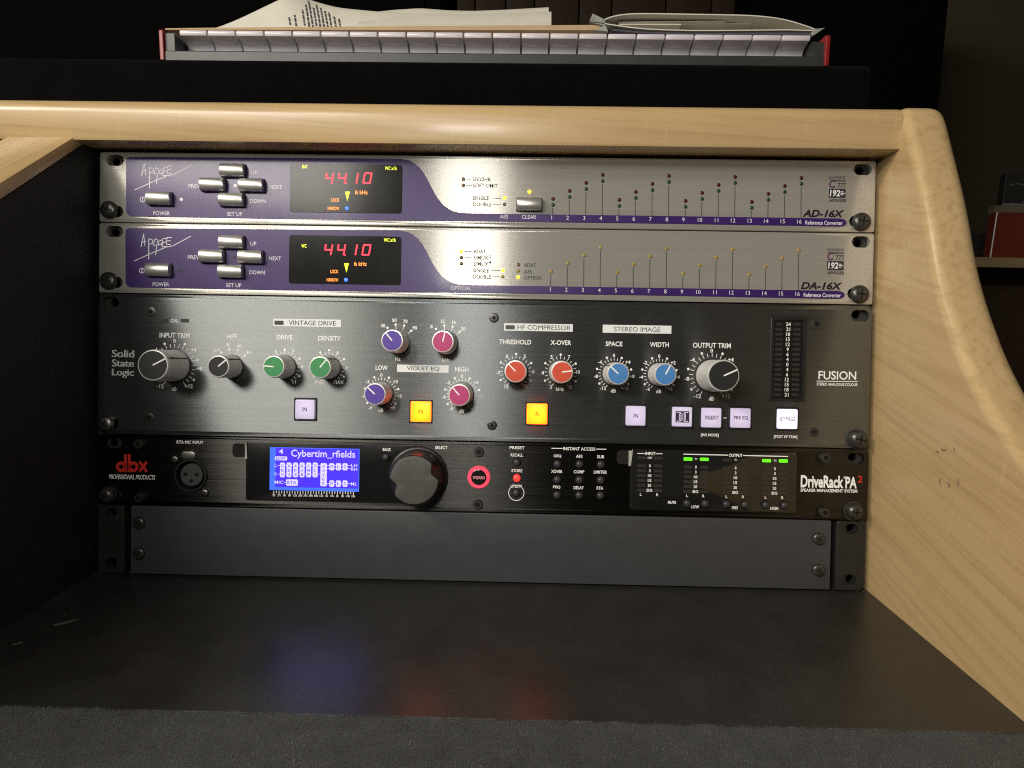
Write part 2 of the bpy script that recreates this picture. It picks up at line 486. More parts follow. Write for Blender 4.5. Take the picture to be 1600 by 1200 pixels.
# ------------------------------------------------------------------ the desk
XL, XR = -245.2, 244.8
desk = tag(empty('studio_desk', (0, 0, 0)), 'maple studio desk with a black shelf and a rack bay under its rounded top', 'desk')

# right-hand side panel: its front edge sweeps forward and down
side = [(60, 292.5), (24, 293.2), (14, 292.0), (9.0, 288), (4.5, 280), (-4, 263), (-15.5, 239.5), (-23, 222), (-30.5, 203), (-38.5, 186.5), (-48.5, 170),
        (-61.5, 151.5), (-77, 134.2), (-92, 121.5), (-109, 109), (-135, 94), (-168, 79), (-205, 66), (-250, 55), (-300, 48), (-318, 40), (-322, 22), (-322, -60),
        (-322, -90), (300, -90), (300, 292.5)]
def smooth(pl, i0, i1, n=4):
    out = list(pl[:i0])
    for i in range(i0, i1):
        a, b, c, d = (Vector(pl[k]) for k in (i - 1, i, i + 1, min(i + 2, len(pl) - 1)))
        for k in range(n):
            t = k / n
            out.append(tuple(0.5 * ((2 * b) + (-a + c) * t + (2 * a - 5 * b + 4 * c - d) * t * t + (-a + 3 * b - 3 * c + d) * t ** 3)))
    return out + list(pl[i1:])
mb = MB(); mb.extrude(smooth(side, 1, 20, 3), XR, XR + 27, 5.5, 6, m=YZ, both=True, r2=10.5)
sp = obj('side_panel', mb, WOOD_SIDE, desk, sharp=50)
mb = MB()
for pts in ([(1461, 699), (1462, 705), (1467, 707)], [(1470, 701), (1474, 704), (1478, 703)], [(1489, 700), (1492, 702), (1491, 706)],
            [(1470, 748), (1467, 753), (1471, 759)], [(1480, 753), (1484, 758), (1481, 761)], [(1495, 747), (1498, 753), (1495, 760)]):
    q = []
    for u, v in pts:
        a, b = (u - 800) / FPX, (v - 600) / FPX
        d = RACK @ (CAM_R[0] * a + CAM_R[1] * b + CAM_R[2]); t = (XR - 0.15 - CAM_W.x) / d.x
        q.append(CAM_W + d * t)
    for a, b in zip(q[:-1], q[1:]):
        w = Vector((0, 0.25, 0.5))
        mb.add([a - w, b - w, b + w, a + w], [(0, 1, 2, 3)])
obj('smudge', mb, mat('grey_smudge', (0.24, 0.19, 0.13), 0.7, 0, 0.2), sp)

# top board, its front edge half-round above
fy = 10.5
top = [(fy + 2.5, 267.6), (fy + 0.6, 268.2), (fy, 270)]
for k in range(9):
    a = R(90 * k / 8); top.append((fy + 8.5 - 8.5 * math.cos(a), 284 + 8.3 * math.sin(a)))
top += [(430, 292.3), (430, 267.6)]
mb = MB(); mb.extrude(top, -760, XR, m=YZ)
obj('top_board', mb, WOOD_TOP, desk, sharp=30)
# left divider with its sloping maple cap
sl = math.tan(R(33))
def capz(y): return 270.2 + (y - 24.2) * sl
div = [(300, 267.4), (22, 267.4), (19, capz(19)), (-228, capz(-228)), (-232, capz(-232) - 4), (-232, -80), (300, -80)]
mb = MB(); mb.extrude(div, XL, XL - 40, 0.6, 1, m=YZ)
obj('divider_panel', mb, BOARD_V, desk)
nrm = Vector((-math.sin(R(33)), math.cos(R(33)))) * 8.6
c0, c1 = (18.9, capz(18.9)), (-236, capz(-236))
cap = [(c0[0], c0[1] + 0.05), (c0[0] - 3.0, capz(15.9) + 7.9), (c1[0] + nrm.x, c1[1] + nrm.y), c1]
mb = MB(); mb.extrude(cap, XL + 0.4, XL - 40.4, 1.2, 2, m=YZ, both=True)
obj('divider_cap', mb, WOOD_CAP, desk)
# the shelf the rack stands over
mb = MB(); mb.extrude([(-131.5, -18), (-131.5, -0.6), (-130.9, 0), (95, 0), (95, -18)], XL + 0.2, XR - 0.2, m=YZ)
shelf = obj('shelf', mb, BOARD, desk)
mb = MB()     # scuffs and dust along the joints
for q in ([(-223, -62), (-217, -57), (-213, -55), (-216, -60), (-221, -64)], [(-229, -82), (-226, -79), (-225, -81), (-228, -84)], [(-226.5, -51), (-225, -49.8), (-224, -51)]):
    mb.add([(x, y, 0.12) for x, y in q], [tuple(range(len(q)))])
rnd = random.Random(8)
for k in range(46):
    x = XL + 0.5 + abs(rnd.gauss(0, 0.5)); y = rnd.uniform(-128, 6); l = rnd.uniform(1, 5); w = rnd.uniform(0.12, 0.45)
    mb.add([(x, y, 0.1), (x + w, y + l * 0.3, 0.1), (x + w * 0.6, y + l, 0.1)], [(0, 1, 2)])
for k in range(70):
    x = rnd.uniform(XL + 4, XR - 4); y = rnd.uniform(-128, 2); r = rnd.uniform(0.10, 0.34); a = rnd.uniform(0, 6.3)
    mb.add([(x + r * math.cos(a + i * 2.1) * (1 + (i == 0) * rnd.uniform(0, 2.5)), y + r * math.sin(a + i * 2.1), 0.11) for i in range(3)], [(0, 1, 2)])
for k in range(60):
    x = rnd.gauss(-238, 5) if k % 2 else rnd.gauss(238, 4); y = rnd.gauss(3.0, 1.2); l = rnd.uniform(0.5, 2.5)
    mb.add([(x, y, 0.1), (x + l, y - 0.3, 0.1), (x + l * 0.6, y + 0.5, 0.1)], [(0, 1, 2)])
for k in range(26):
    y = rnd.uniform(-128, 2); l = rnd.uniform(0.6, 2.6)
    mb.add([(XR - 0.5, y, 0.1), (XR - 0.5 - rnd.uniform(0.3, 0.9), y + l * 0.4, 0.1), (XR - 0.5, y + l, 0.1)], [(0, 1, 2)])
o = obj('dust', mb, mat('dust', (0.10, 0.095, 0.085), 0.8, 0, 0.2), shelf); o['kind'] = 'stuff'
# back of the bay, and the two threaded rails the units are screwed to
mb = MB(); mb.box(XL + 0.3, XR - 0.3, 96, 108, -17, 267.2)
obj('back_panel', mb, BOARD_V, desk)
def rw(x, y, z): return tuple(RACK @ Vector((x, y, z)) + RACK_O)
HOLES = []
for u in range(6):
    for dz in (5.2, 21.9, 37.2): HOLES.append(-44.45 * u - dz)
for s in (-1, 1):
    mb = MB()
    mb.extrude(rrect(s * 234, -133, 17, 264), 3.4, 6.0, holes=[circ(s * 233, z, 2.6, 12) for z in HOLES])
    mb.extrude(rrect(s * 241.5, -133, 2, 264), 3.6, 40)
    mb.v = [rw(*p) for p in mb.v]
    obj('rack_rail', mb, mat('rail_paint', (0.045, 0.043, 0.038), 0.45, 0.5, 0.5, 0.2), desk)

# ------------------------------------------------------------------ rack hardware
def screw(parent, x, z, r=5.5, h=3.6, m=SCREWBLK, washer=0.0, rot=0.3, y0=0.0, name='rack_screw', src={}):
    key = (round(r, 2), h, m.name, washer)
    org = (x, y0, z)
    if key in src:
        o = inst(src[key], parent, org)
    else:
        mb = MB(); pr = []
        yb = 0.0
        if washer: pr += [(washer, yb), (washer, yb - 0.9), (r * 0.96, yb - 1.0)]; yb = -0.9
        pr += [(r, yb), (r, yb - 0.7)]
        for k in range(1, 7):
            a = R(90 * k / 7); pr.append((r * math.cos(a) ** 0.6, yb - 0.7 - (h - 0.7) * math.sin(a)))
        mb.lathe(0, 0, pr, 26); mb.v = [(p[0] + x, p[1] + y0, p[2] + z) for p in mb.v]
        o = obj(name, mb, m, parent, org)
        mb = MB(); yt = y0 + yb - h
        for k in range(2):
            l, w = (r * 0.52, r * 0.075) if k == 0 else (r * 0.075, r * 0.52)
            mb.extrude(rrect(x, z, 2 * l, 2 * w), yt - 0.06, yt + 0.75)
        ORG[o] = Vector(org)
        obj('cross_recess', mb, CAVITY, o)
        src[key] = o
    o.rotation_euler = (0, rot, 0)
    return o

def socket_screw(parent, u, v, r=3.1, h=0.35, m=SCREWBLK, name='socket_screw', hole=0.42):
    x, z = P(u, v); mb = MB()
    mb.lathe(x, z, [(r, 0.2), (r, -h * 0.6), (r * 0.88, -h), (r * hole, -h), (r * hole * 0.9, h * 0.8), (0.01, h * 0.8)], 24)
    o = obj(name, mb, m, parent, (x, 0, z))
    mb = MB(); mb.extrude(circ(x, z, r * hole * 0.92, 6), -h * 0.75, h * 0.6)
    obj('hex_recess', mb, CAVITY, o)
    return o

def faceplate(name, parent, z0, z1, m, slots, holes=(), r=2.2, xl=-241.3, xr=241.3, th=3.0, ch=0.45):
    mb = MB()
    hs = [rrect(x, z, 11.0, 7.0, 3.45, 6) for x, z in slots] + list(holes)
    mb.extrude(rrect((xl + xr) / 2, (z0 + z1) / 2, xr - xl, z0 - z1, r, 4), 0, th, ch, 2, holes=hs)
    return obj(name, mb, m, parent, uv=True, sharp=25)

def dome(parent, name, x, z, r, m, h=0.6, y0=0.0, cache={}):
    key = (name, r, m.name, h, y0)
    if key in cache: return inst(cache[key], parent, (x, y0, z))
    mb = MB(); mb.lathe(x, z, [(r, y0), (r, y0 - h * 0.3), (r * 0.8, y0 - h * 0.75), (r * 0.4, y0 - h)], 14)
    cache[key] = obj(name, mb, m, parent, (x, y0, z)); return cache[key]

def bar_button(parent, u, v, w=37.5, h=20, dep=5.2, name='bar_button', cache={}):
    """a steel bar key with a round (barrel) front"""
    x, z = P(u, v)
    if 'o' in cache: return inst(cache['o'], parent, (x, 0, z))
    mb = MB(); W, H = w * K, h * K
    sec = [(0.6, -H / 2), (-dep * 0.55, -H / 2)]
    for k in range(9):
        a = R(-82 + 164 * k / 8); sec.append((-dep * 0.55 - dep * 0.45 * math.cos(a), H / 2 * math.sin(a) / math.sin(R(82))))
    sec += [(-dep * 0.55, H / 2), (0.6, H / 2)]
    mb.extrude(sec, x - W / 2, x + W / 2, 0.35, 2, m=YZ, both=True)
    mb.v = [(a, b, c + z) for a, b, c in mb.v]
    o = obj(name, mb, STEEL, parent, (x, 0, z), sharp=35)
    mb = MB(); mb.extrude(rrect(x, z, W + 1.0, H + 0.9, 0.6, 3), -0.42, 0.4)
    obj('key_slot', mb, CAVITY, o)
    cache['o'] = o
    return o

# seven-segment figures, leaning, each bar made of lit dots
SEG = {'4': 'fgbc', '1': 'bc', '0': 'abcdef'}
def digit(parent, ch, x, z, w, h, y, point=False):
    mb = MB(); lean = 0.16
    pts = {'a': ((0, 1), (1, 1)), 'b': ((1, 1), (1, .5)), 'c': ((1, .5), (1, 0)), 'd': ((0, 0), (1, 0)), 'e': ((0, .5), (0, 0)), 'f': ((0, 1), (0, .5)), 'g': ((0, .5), (1, .5))}
    for s in SEG[ch]:
        (a0, b0), (a1, b1) = pts[s]
        n = 3
        for k in range(n):
            t = (k + 0.5) / n
            px = (a0 + (a1 - a0) * t - 0.5) * w; pz = (b0 + (b1 - b0) * t - 0.5) * h
            hx = 0.46 + (0.20 if a0 != a1 else 0); hz = 0.46 + (0.22 if a0 == a1 else 0)
            px += pz * lean
            mb.extrude([(x + px - hx - hz * lean, z + pz - hz), (x + px + hx - hz * lean, z + pz - hz), (x + px + hx + hz * lean, z + pz + hz), (x + px - hx + hz * lean, z + pz + hz)], y - 0.12, y + 0.05)
    if point: mb.extrude(circ(x + w * 0.5 + 0.9 - h * 0.08, z - h / 2, 0.5, 8), y - 0.12, y + 0.05)
    return obj('readout_digit', mb, LED_RED, parent)

# ------------------------------------------------------------------ the two silver converters
PURP = [(197.2, 252), (198.4, 247.6), (203, 245.4), (400, 246.6), (625, 248.2), (640, 251), (648, 255.5), (655, 261.5), (661, 269), (666, 277), (671, 286.5), (677, 298.5), (684, 310),
        (692.5, 320.3), (699, 325.5), (707, 329.8), (717, 332.6), (740, 333.8), (1000, 337.0), (1312, 341.6), (1318, 342.8), (1321.5, 345.5), (1322.6, 348), (1321, 351.3), (1317, 353.4), (1312, 354),
        (1000, 349.0), (440, 342.3), (206, 338.2), (200.4, 336), (197.6, 331)]
def converter(name, dz, label, kind):
    Z = lambda u, v: (P(u, v)[0], P(u, v)[1] + dz)
    zb = dz - 43.7
    t = rack_unit(name, zb, label, 'audio converter', 'silver and purple rack converters')
    slots = [(-231.6, dz - 5.3), (233.2, dz - 5.3), (-231.6, dz - 37.2), (231.2, dz - 37.2)]
    fp = faceplate('faceplate', t, dz, zb, SILVER, slots, r=1.4)
    screw(t, -234.4, dz - 36.4, 5.6, 3.8, washer=0, rot=0.4)
    screw(t, 232.8, dz - 37.6, 5.7, 3.8, washer=0, rot=0.1)
    mb = MB(); mb.extrude([Z(u, v) for u, v in PURP], -0.35, 0.2, 0.1, 1)
    obj('purple_overlay', mb, PURPLE, t)
    x0, z0 = Z(454, 256); x1, z1 = Z(628, 334)
    mb = MB(); mb.extrude(rrect((x0 + x1) / 2, (z0 + z1) / 2, x1 - x0, z0 - z1, 1.8, 5), -0.62, 0.1, 0.12, 1)
    win = obj('display_window', mb, WINDOW, t)
    yw = -0.66
    for ch, u, pt in (('4', 515, 0), ('4', 535, 1), ('1', 556, 0), ('0', 574.5, 0)):
        x, z = Z(u + (3 if ch == '1' else 0), 279); digit(win, ch, x - (2.2 if ch == '1' else 0), z, 4.2, 6.2, yw, pt)
    def wtext(s, u, v, w, h, m, nm):
        mb = MB(); x, z = Z(u, v); text_mm(mb, s, x, z, w * K, h * K, yw - 0.04, 0.012); return obj(nm, mb, m, win)
    wtext('INT' if kind == 'ad' else 'WC', 477, 261 if kind == 'ad' else 273, 8, 5.5, LED_LIME, 'source_indicator')
    wtext('WC x1fs', 611, 263.5, 18.5, 5.5, LED_LIME, 'clock_indicator')
    wtext('fs kHz', 565, 301, 20, 6.2, LED_ORA, 'unit_lettering')
    wtext('LOCK', 524.5, 313, 12.5, 5.5, LED_ORA, 'lock_lettering')
    wtext('NARROW', 521.5, 326, 18, 5.2, LED_ORA, 'narrow_lettering')
    mb = MB(); mb.extrude([Z(539.5, 300), Z(547, 300), Z(543.4, 314.5)], yw - 0.1, yw + 0.05); obj('lock_indicator', mb, LED_LIME, win)
    dome(win, 'narrow_indicator', *Z(542.7, 326), 1.25, LED_BLUE, 0.3, yw)
    # keys
    for u, v in ((252, 311.5), (366, 268), (335, 290), (395.5, 291), (364.5, 313.5)):
        x, z = Z(u, v)
        o = bar_button(t, u, v); o.location = (Vector((x, 0, z)) - ORG[t]) * MM; ORG[o] = Vector((x, 0, z))
    for u, v in ((368, 290.5), (284, 312)):
        dome(t, 'indicator_dot', *Z(u, v), 1.15, PR_GREY if kind == 'ad' else PR_SLATE, 0.25, -0.34)
    # silver print on the purple
    mb = MB(); yp = -0.40
    def pt(s, u, v, w, h, b=0.0): x, z = Z(u, v); text_mm(mb, s, x, z, w * K if w else None, h * K, yp, b)
    pt('PREV', 304, 291, 18, 6); pt('UP', 397.5, 269.5, 9.5, 6); pt('NEXT', 431.5, 292.5, 19, 6); pt('DOWN', 403.5, 314.5, 24, 6)
    pt('SET UP', 367, 334.6, 24, 6); pt('POWER', 253, 333.4, 26, 6)
    x, z = Z(223.3, 312); mb.ring(x, z, 1.35, 1.75, yp, 20); mb.stroke([(x, z - 1.0), (x, z + 1.0)], 0.45, yp)
    for k in range(16):
        u = 863.5 + 25.83 * k - 0.5; pt(str(k + 1), u - 2 if k else u - 1, 340 + k * 0.43, None, 6.2)
    pt('Reference Converter', 1287, 348.3, 57, 6.2, 0.014)
    if kind == 'ad': pt('AES', 787.5, 338.8, 13, 5.6); pt('CLEAR', 826.5, 339.2, 22.5, 5.8)
    else: pt('OPTICAL', 722, 338.6, 32, 5.6)
    obj('silver_lettering', mb, PR_GREY, t)
    # scrawled signature mark with its long slash
    mb = MB()
    for pl in ([(222, 275), (226, 254), (228, 273)], [(222.5, 268), (230, 266)], [(234, 294), (234, 262), (240, 264), (240, 269), (234, 271)],
               [(244, 262), (241, 272), (247, 272), (248, 264), (244, 262)], [(254, 264), (250, 266), (249, 272), (254, 271), (254, 268)], [(245, 287), (246.5, 273), (248, 266)],
               [(264, 261), (256, 262), (255, 275), (262, 274)], [(256, 268), (262, 267)], [(270, 260), (262, 260), (262, 271), (268, 271)], [(262, 265.5), (268, 265)],
               [(211, 297), (240, 284), (262, 275), (272, 273), (285, 266), (299.5, 258)]):
        mb.stroke([Z(u, v) for u, v in pl], 0.42, yp)
    obj('signature_logo', mb, PR_GREY, t)
    # dark print on the silver
    mb = MB(); yd = -0.10
    def dt(s, u, v, w, h, b=0.012, al='l', sh=0.0):
        x, z = P(u + (w / 2 if al == 'l' else 0), v); text_mm(mb, s, x, z, w * K, h * K, yd, b, sh)
    def line(u0, v0, u1, v1, w=0.32): mb.stroke([P(u0, v0), P(u1, v1)], w, yd)
    led = lambda u, v, m, nm='indicator_light', r=1.12: dome(t, nm, *P(u, v), r, m, 0.55)
    if kind == 'ad':
        dt('UV22HR', 739, 280.2, 28, 6); dt('SOFT LIMIT', 739, 290, 38.5, 6); dt('SINGLE', 739, 309.6, 25, 6); dt('DOUBLE', 739, 319.5, 29, 6)
        for a in ((729, 280, 737, 280), (729, 289.7, 737, 289.7), (771, 309.8, 783, 309.8), (771, 319.8, 783, 319.8)): line(*a)
        led(724, 280, OFF_BRN); led(724, 289.7, OFF_BRN); led(788.3, 309.2, LED_YEL); led(788.3, 319.3, OFF_BRN); led(827.3, 299.6, LED_YEL)
        bar_button(t, 827, 320)
        for k in range(16):
            u = 864 + 25.87 * k; q = k % 4; b = k // 4
            vg = 320.2 - 12.45 * q + 1.5 * b; vr = vg - 9.5
            led(u, vr + 0.1 * b, OFF_RED, 'overload_light', 1.18); led(u, vg, OFF_GRN, 'signal_light', 1.18)
            line(u - 0.3, vg + 5, u - 0.7, 335.4 + k * 0.42, 0.5)
    else:
        dt('ADAT', 740, 393, 19, 6); dt('S/MUX', 740, 402.8, 23, 6); dt('S/MUX', 740, 412.4, 23, 6); dt('2', 764.3, 400.5, 3, 5); dt('4', 764, 410, 3.4, 5)
        dt('SINGLE', 739, 422.6, 25, 6); dt('DOUBLE', 739, 432.4, 28, 6)
        dt('ADAT', 818.5, 414.4, 19, 6); dt('AES', 818.5, 424.4, 13, 6); dt('OPTION', 818.5, 434.2, 27, 6)
        for a in ((726, 393, 737, 393), (726, 402.7, 737, 402.7), (726, 412.4, 737, 412.4), (769, 422.8, 781, 422.8), (768, 432.5, 780, 432.5)): line(*a)
        led(721, 393, LED_YEL); led(721, 402.6, OFF_BRN); led(721, 412.2, OFF_BRN); led(786, 422.5, LED_YEL); led(785.5, 432.4, OFF_YEL)
        led(810, 413.5, OFF_BRN); led(809.7, 423.2, OFF_YEL); led(809.5, 433, LED_YEL)
        for k in range(16):
            u = 861 + 25.8 * k; q = k % 4; b = k // 4
            vg = 424 - 12.5 * q + 1.6 * b
            led(u, vg, OFF_YEL, 'channel_light', 1.12)
            line(u - 0.3, vg + 5, u - 0.8, 447.2 + k * 0.43, 0.5)
    obj('dark_lettering', mb, PR_SLATE, t)
    # model name and the clock badge at the right
    mb = MB(); x, z = Z(1286.5, 333.6)
    text_mm(mb, ('AD' if kind == 'ad' else 'DA') + '-16X', x, z, 64 * K, 11.6 * K, yd, 0.035, 0.25)
    obj('model_lettering', mb, PR_BLACKV, t)
    mb = MB(); bz = Z(1308.5, 277.2); text_mm(mb, 'CLOCKED BY', bz[0], bz[1], 26 * K, 4.2 * K, yd, 0.01)
    bz = Z(1308.5, 313.3); text_mm(mb, 'APOGEE', bz[0], bz[1], 26 * K, 4.6 * K, yd, 0.03)
    a = Z(1308.5, 281.6); mb.stroke([(a[0] - 4.9, a[1]), (a[0] + 5.1, a[1])], 0.3, yd)
    a = Z(1308, 288); x = a[0]; z = a[1]
    mb.stroke([(x - 1.0, z + 2.0), (x + 5.2, z + 2.0)], 0.35, yd)
    for k in range(3): mb.stroke([(x + 0.2 + k * 1.7, z + 0.7), (x + 1.6 + k * 1.7, z + 0.7), (x + 0.6 + k * 1.7, z - 1.9)], 0.42, yd)
    a = Z(1308, 302); mb.poly(rrect(a[0], a[1], 10.2, 5.6), yd)
    badge = obj('clock_badge', mb, PR_DARK, t)
    mb = MB(); text_mm(mb, '192', a[0] - 1.4, a[1], 6.2, 4.0, yd - 0.06, 0.02, 0.1)
    for k in (-1, 0, 1): mb.stroke([(a[0] + 2.2, a[1] + k * 0.9), (a[0] + 4.6 - abs(k) * 1.1, a[1] + k * 0.9)], 0.45, yd - 0.06)
    obj('badge_figures', mb, PLATEWH, badge)
    mb = MB(); b = Z(1300.5, 287.5); text_mm(mb, 'C', b[0], b[1], 4.0, 4.6, yd - 0.03, 0.02, 0.15)
    obj('badge_initial', mb, mat('plum_print', lin((88, 30, 84)), 0.5), badge)
    return t

converter('audio_converter', 0.0, 'topmost silver and purple rack unit with paired red and green channel lights', 'ad')
converter('audio_converter', -44.45, 'silver and purple rack unit with single olive channel lights, second from top', 'da')

# ------------------------------------------------------------------ the dark grey two-space processor
F0, F1 = -88.9, -177.1
fus = rack_unit('sound_processor', F1, 'tall dark grey rack unit with rows of coloured knobs and lit square buttons', 'sound processor')
faceplate('faceplate', fus, F0, F1, GUNMETAL, [(-233.6, F0 - 5.4), (233.8, F0 - 6.2), (-232.5, F1 + 6.2), (233.0, F1 + 6.0)], r=4.0)
screw(fus, -235.2, -170.6, 5.6, 4.2, SCREWNKL, 0, 0.5); screw(fus, 233.8, -171.3, 5.9, 4.4, SCREWBLK, 6.3, 0.15)
for u, v in ((235.5, 487), (233, 653), (772, 496.5), (769, 664.5), (1276.5, 506.5), (1272, 675)): socket_screw(fus, u, v)

def knob(u, v, big, col, ang, lab):
    x, z = P(u, v)
    r0, r1, h = (9.9, 9.25, 23.5) if big else (7.15, 6.65, 17.5)
    mb = MB()
    mb.lathe(x, z, [(r0 * 1.0, -0.4), (r0, -2.2), (r0 - 0.15, -2.6), (r1 + 0.15, -h + 1.4), (r1, -h + 0.5), (r1 - 0.5, -h)], 48)
    k = obj('knob', mb, ALU, fus, (x, 0, z), sharp=30)
    mb = MB(); mb.lathe(x, z, [(r0 + 0.5, 0.1), (r0 + 0.5, -0.6), (r0 - 0.5, -0.75)], 40); obj('knob_skirt', mb, BLACKPL, k)
    mb = MB(); mb.lathe(x, z, [(r1 - 0.2, -h + 0.35), (r1 - 0.25, -h - 0.18), (r1 - 0.75, -h - 0.24)], 48); obj('cap_rim', mb, RIM, k)
    mb = MB(); mb.lathe(x, z, [(r1 - 0.75, -h), (r1 - 0.78, -h - 0.30), (r1 * 0.5, -h - 0.34)], 48); obj('cap', mb, CAPCOL[col], k)
    a = R(ang); dx, dz = math.sin(a), math.cos(a); w = 0.85 if big else 0.78
    def bar(q0, q1, y, wd, dp=0.12):
        n = (-dz * wd / 2, dx * wd / 2)
        b = MB(); b.extrude([(x + dx * q0 - n[0], z + dz * q0 - n[1]), (x + dx * q1 - n[0], z + dz * q1 - n[1]), (x + dx * q1 + n[0], z + dz * q1 + n[1]), (x + dx * q0 + n[0], z + dz * q0 + n[1])], y, y + dp); return b
    obj('pointer', bar(0.1 if big else 0.0, r1 - 0.5, -h - 0.46, w, 0.2), PR_WHITE, k)
    b = bar(r1 - 0.6, r0 + 0.12, -h + 2.0, 0.6, h - 3.2); obj('side_mark', b, PR_DARK, k)
    k['label'] = lab
    return k
knob(272.8, 571.5, True, 'black', 62, 'large silver knob with black cap at the left end')
knob(362, 573, False, 'black', 50, 'small silver knob with black cap')
knob(444.7, 573.5, False, 'green', -86, 'green capped knob, pointer to the left')
knob(514, 574.5, False, 'green', 40, 'green capped knob, pointer up and right')
knob(621.7, 534.5, False, 'violet', -40, 'upper violet capped knob')
knob(697.4, 536, False, 'pink', 12, 'upper pink capped knob')
knob(596, 614.5, False, 'violet', -48, 'lower violet capped knob')
knob(722, 616, False, 'pink', -42, 'lower pink capped knob')
knob(806, 580.5, False, 'red', -44, 'red capped knob, pointer up and left')
knob(875.5, 581.5, False, 'red', 82, 'red capped knob, pointer to the right')
knob(959.3, 584, False, 'blue', -47, 'blue capped knob, pointer up and left')
knob(1030, 585, False, 'blue', 27, 'blue capped knob, pointer up and right')
knob(1112, 587, True, 'black', 65, 'large silver knob with black cap at the right end')

mb = MB(); YL = -0.10
def T(s, u, v, w, h, b=0.018, **k): text(mb, s, u, v, w, h, YL, b, **k)
def scale(u, v, r0, r1, a0, a1, n, w=0.34, skip=()):
    x, z = P(u, v)
    for k in range(n + 1):
        if k in skip: continue
        a = R(a0 + (a1 - a0) * k / n)
        mb.stroke([(x + r0 * math.sin(a), z + r0 * math.cos(a)), (x + r1 * math.sin(a), z + r1 * math.cos(a))], w, YL)
def dots(u, v, r, angs, s=0.75):
    x, z = P(u, v)
    for a in angs: mb.poly(circ(x + r * math.sin(R(a)), z + r * math.cos(R(a)), s, 12), YL)
def around(u, v, r, items, h, b=0.022):
    for s, a in items:
        text(mb, s, u + r * math.sin(R(a)), v - r * math.cos(R(a)), None, h, YL, b)
# heads
T('O/L', 273, 501, 13, 6, 0.02); T('INPUT TRIM', 273, 524, 48, 8); T('HPF', 363, 525.7, 16, 7.5); T('DRIVE', 445, 527, 25, 7.5); T('DENSITY', 515, 528.6, 35.5, 7.5)
T('LOW', 596.4, 574.6, 19, 7.5); T('HIGH', 721.8, 577, 21, 7.5); T('THRESHOLD', 805, 534.3, 50, 7.5); T('X-OVER', 876.4, 535.4, 32, 7.5)
T('SPACE', 959.4, 537.3, 26, 7.5); T('WIDTH', 1030.2, 538.5, 29.5, 7.5); T('OUTPUT TRIM', 1112.3, 539.8, 58.5, 8)
for u, v in ((272.8, 571.5), (1112, 587)):
    scale(u, v, 11.6, 13.7, -150, 150, 24); dots(u, v, 15.1, (-125, -75, -25, 25, 75, 125), 0.8)
    around(u, v, 39, (('0', 0), ('+4', 50), ('+8', 97), ('+12', 145), ('-4', -50), ('-8', -97), ('-12', -145)), 6.2)
    text(mb, 'dB', u - 0.6, v + 35.8, 7.5, 6.2, YL, 0.01)
for u, v, labs, unit in ((362, 573, ('OFF', '30', '40', '50'), 'Hz'), (621.7, 534.5, ('30', '50', '70', '90'), 'Hz'), (697.4, 536, ('8', '12', '16', '20'), 'kHz')):
    angs = (-37, -8, 20, 49)
    dots(u, v, 11.0, angs, 0.75); scale(u, v, 8.4, 10.0, -8, 49, 2)
    around(u, v, 34.5, list(zip(labs, (-42, -9, 20, 50))), 5.4)
    text(mb, unit, u, v + 26.5, None, 5.4, YL, 0.01)
for u, v, labs, unit in ((444.7, 573.5, (('1', -148), ('3', -93), ('5', -30), ('7', 30), ('9', 91), ('11', 147)), ''), (514, 574.5, (('MIN', -147), ('2', -93), ('4', -30), ('6', 30), ('8', 91), ('MAX', 146)), ''),
                         (806, 580.5, (('12', -148), ('-2', -93), ('0', -30), ('2', 30), ('6', 91), ('10', 147)), ''), (875.5, 581.5, (('3', -148), ('4', -92), ('5', -30), ('7', 30), ('10', 90), ('20', 147)), 'kHz')):
    scale(u, v, 8.3, 9.7, -150, 150, 20); dots(u, v, 10.9, (-120, -60, 0, 60, 120), 0.72)
    around(u, v, 27.5, labs, 5.6)
    if unit: text(mb, unit, u - 0.5, v + 26.5, None, 5.4, YL, 0.01)
for u, v, a, b, c in ((596, 614.5, '3', '6', '9'), (722, 616, '3', '6', '9'), (959.3, 584, '4', '8', '12'), (1030, 585, '2', '4', '6')):
    scale(u, v, 8.3, 9.7, -150, 150, 24); dots(u, v, 10.9, (-125, -75, -25, 25, 75, 125), 0.72)
    around(u, v, 28.5, (('0', 0), ('+' + a, 50), ('+' + b, 98), ('+' + c, 143), ('-' + a, -50), ('-' + b, -98), ('-' + c, -143)), 5.4)
    text(mb, 'dB', u - 1, v + 26.6, None, 5.4, YL, 0.01)
T('[M/S MODE]', 1109, 680.2, 27.5, 5.6, 0.02); T('[POST I/P TRIM]', 1227.4, 683, 36, 5.6, 0.02); T('-', 1132.6, 653, 5, 1.2, 0.0)
obj('panel_lettering', mb, PR_WHITE, fus)

mb = MB()
for s, v, w in (('Solid', 552.5, 35), ('State', 567.3, 34.5), ('Logic', 583.2, 34.5)):
    text(mb, s, 174.5, v, w, 14.2 if s == 'Logic' else 11.8 if s == 'Solid' else 11.6, YL, 0.004, al='l', dx=0.34)
obj('maker_logo', mb, PR_WHITE, fus)
mb = MB()
text(mb, 'FUSION', 1308.2, 586.6, 58, 13.2, YL, 0.012); mb.stroke([P(1276, 595.4), P(1340, 596.3)], 0.4, YL); text(mb, 'STEREO ANALOGUE COLOUR', 1308, 600.6, 63, 4.4, YL, 0.02)
obj('model_logo', mb, PR_WHITE, fus)

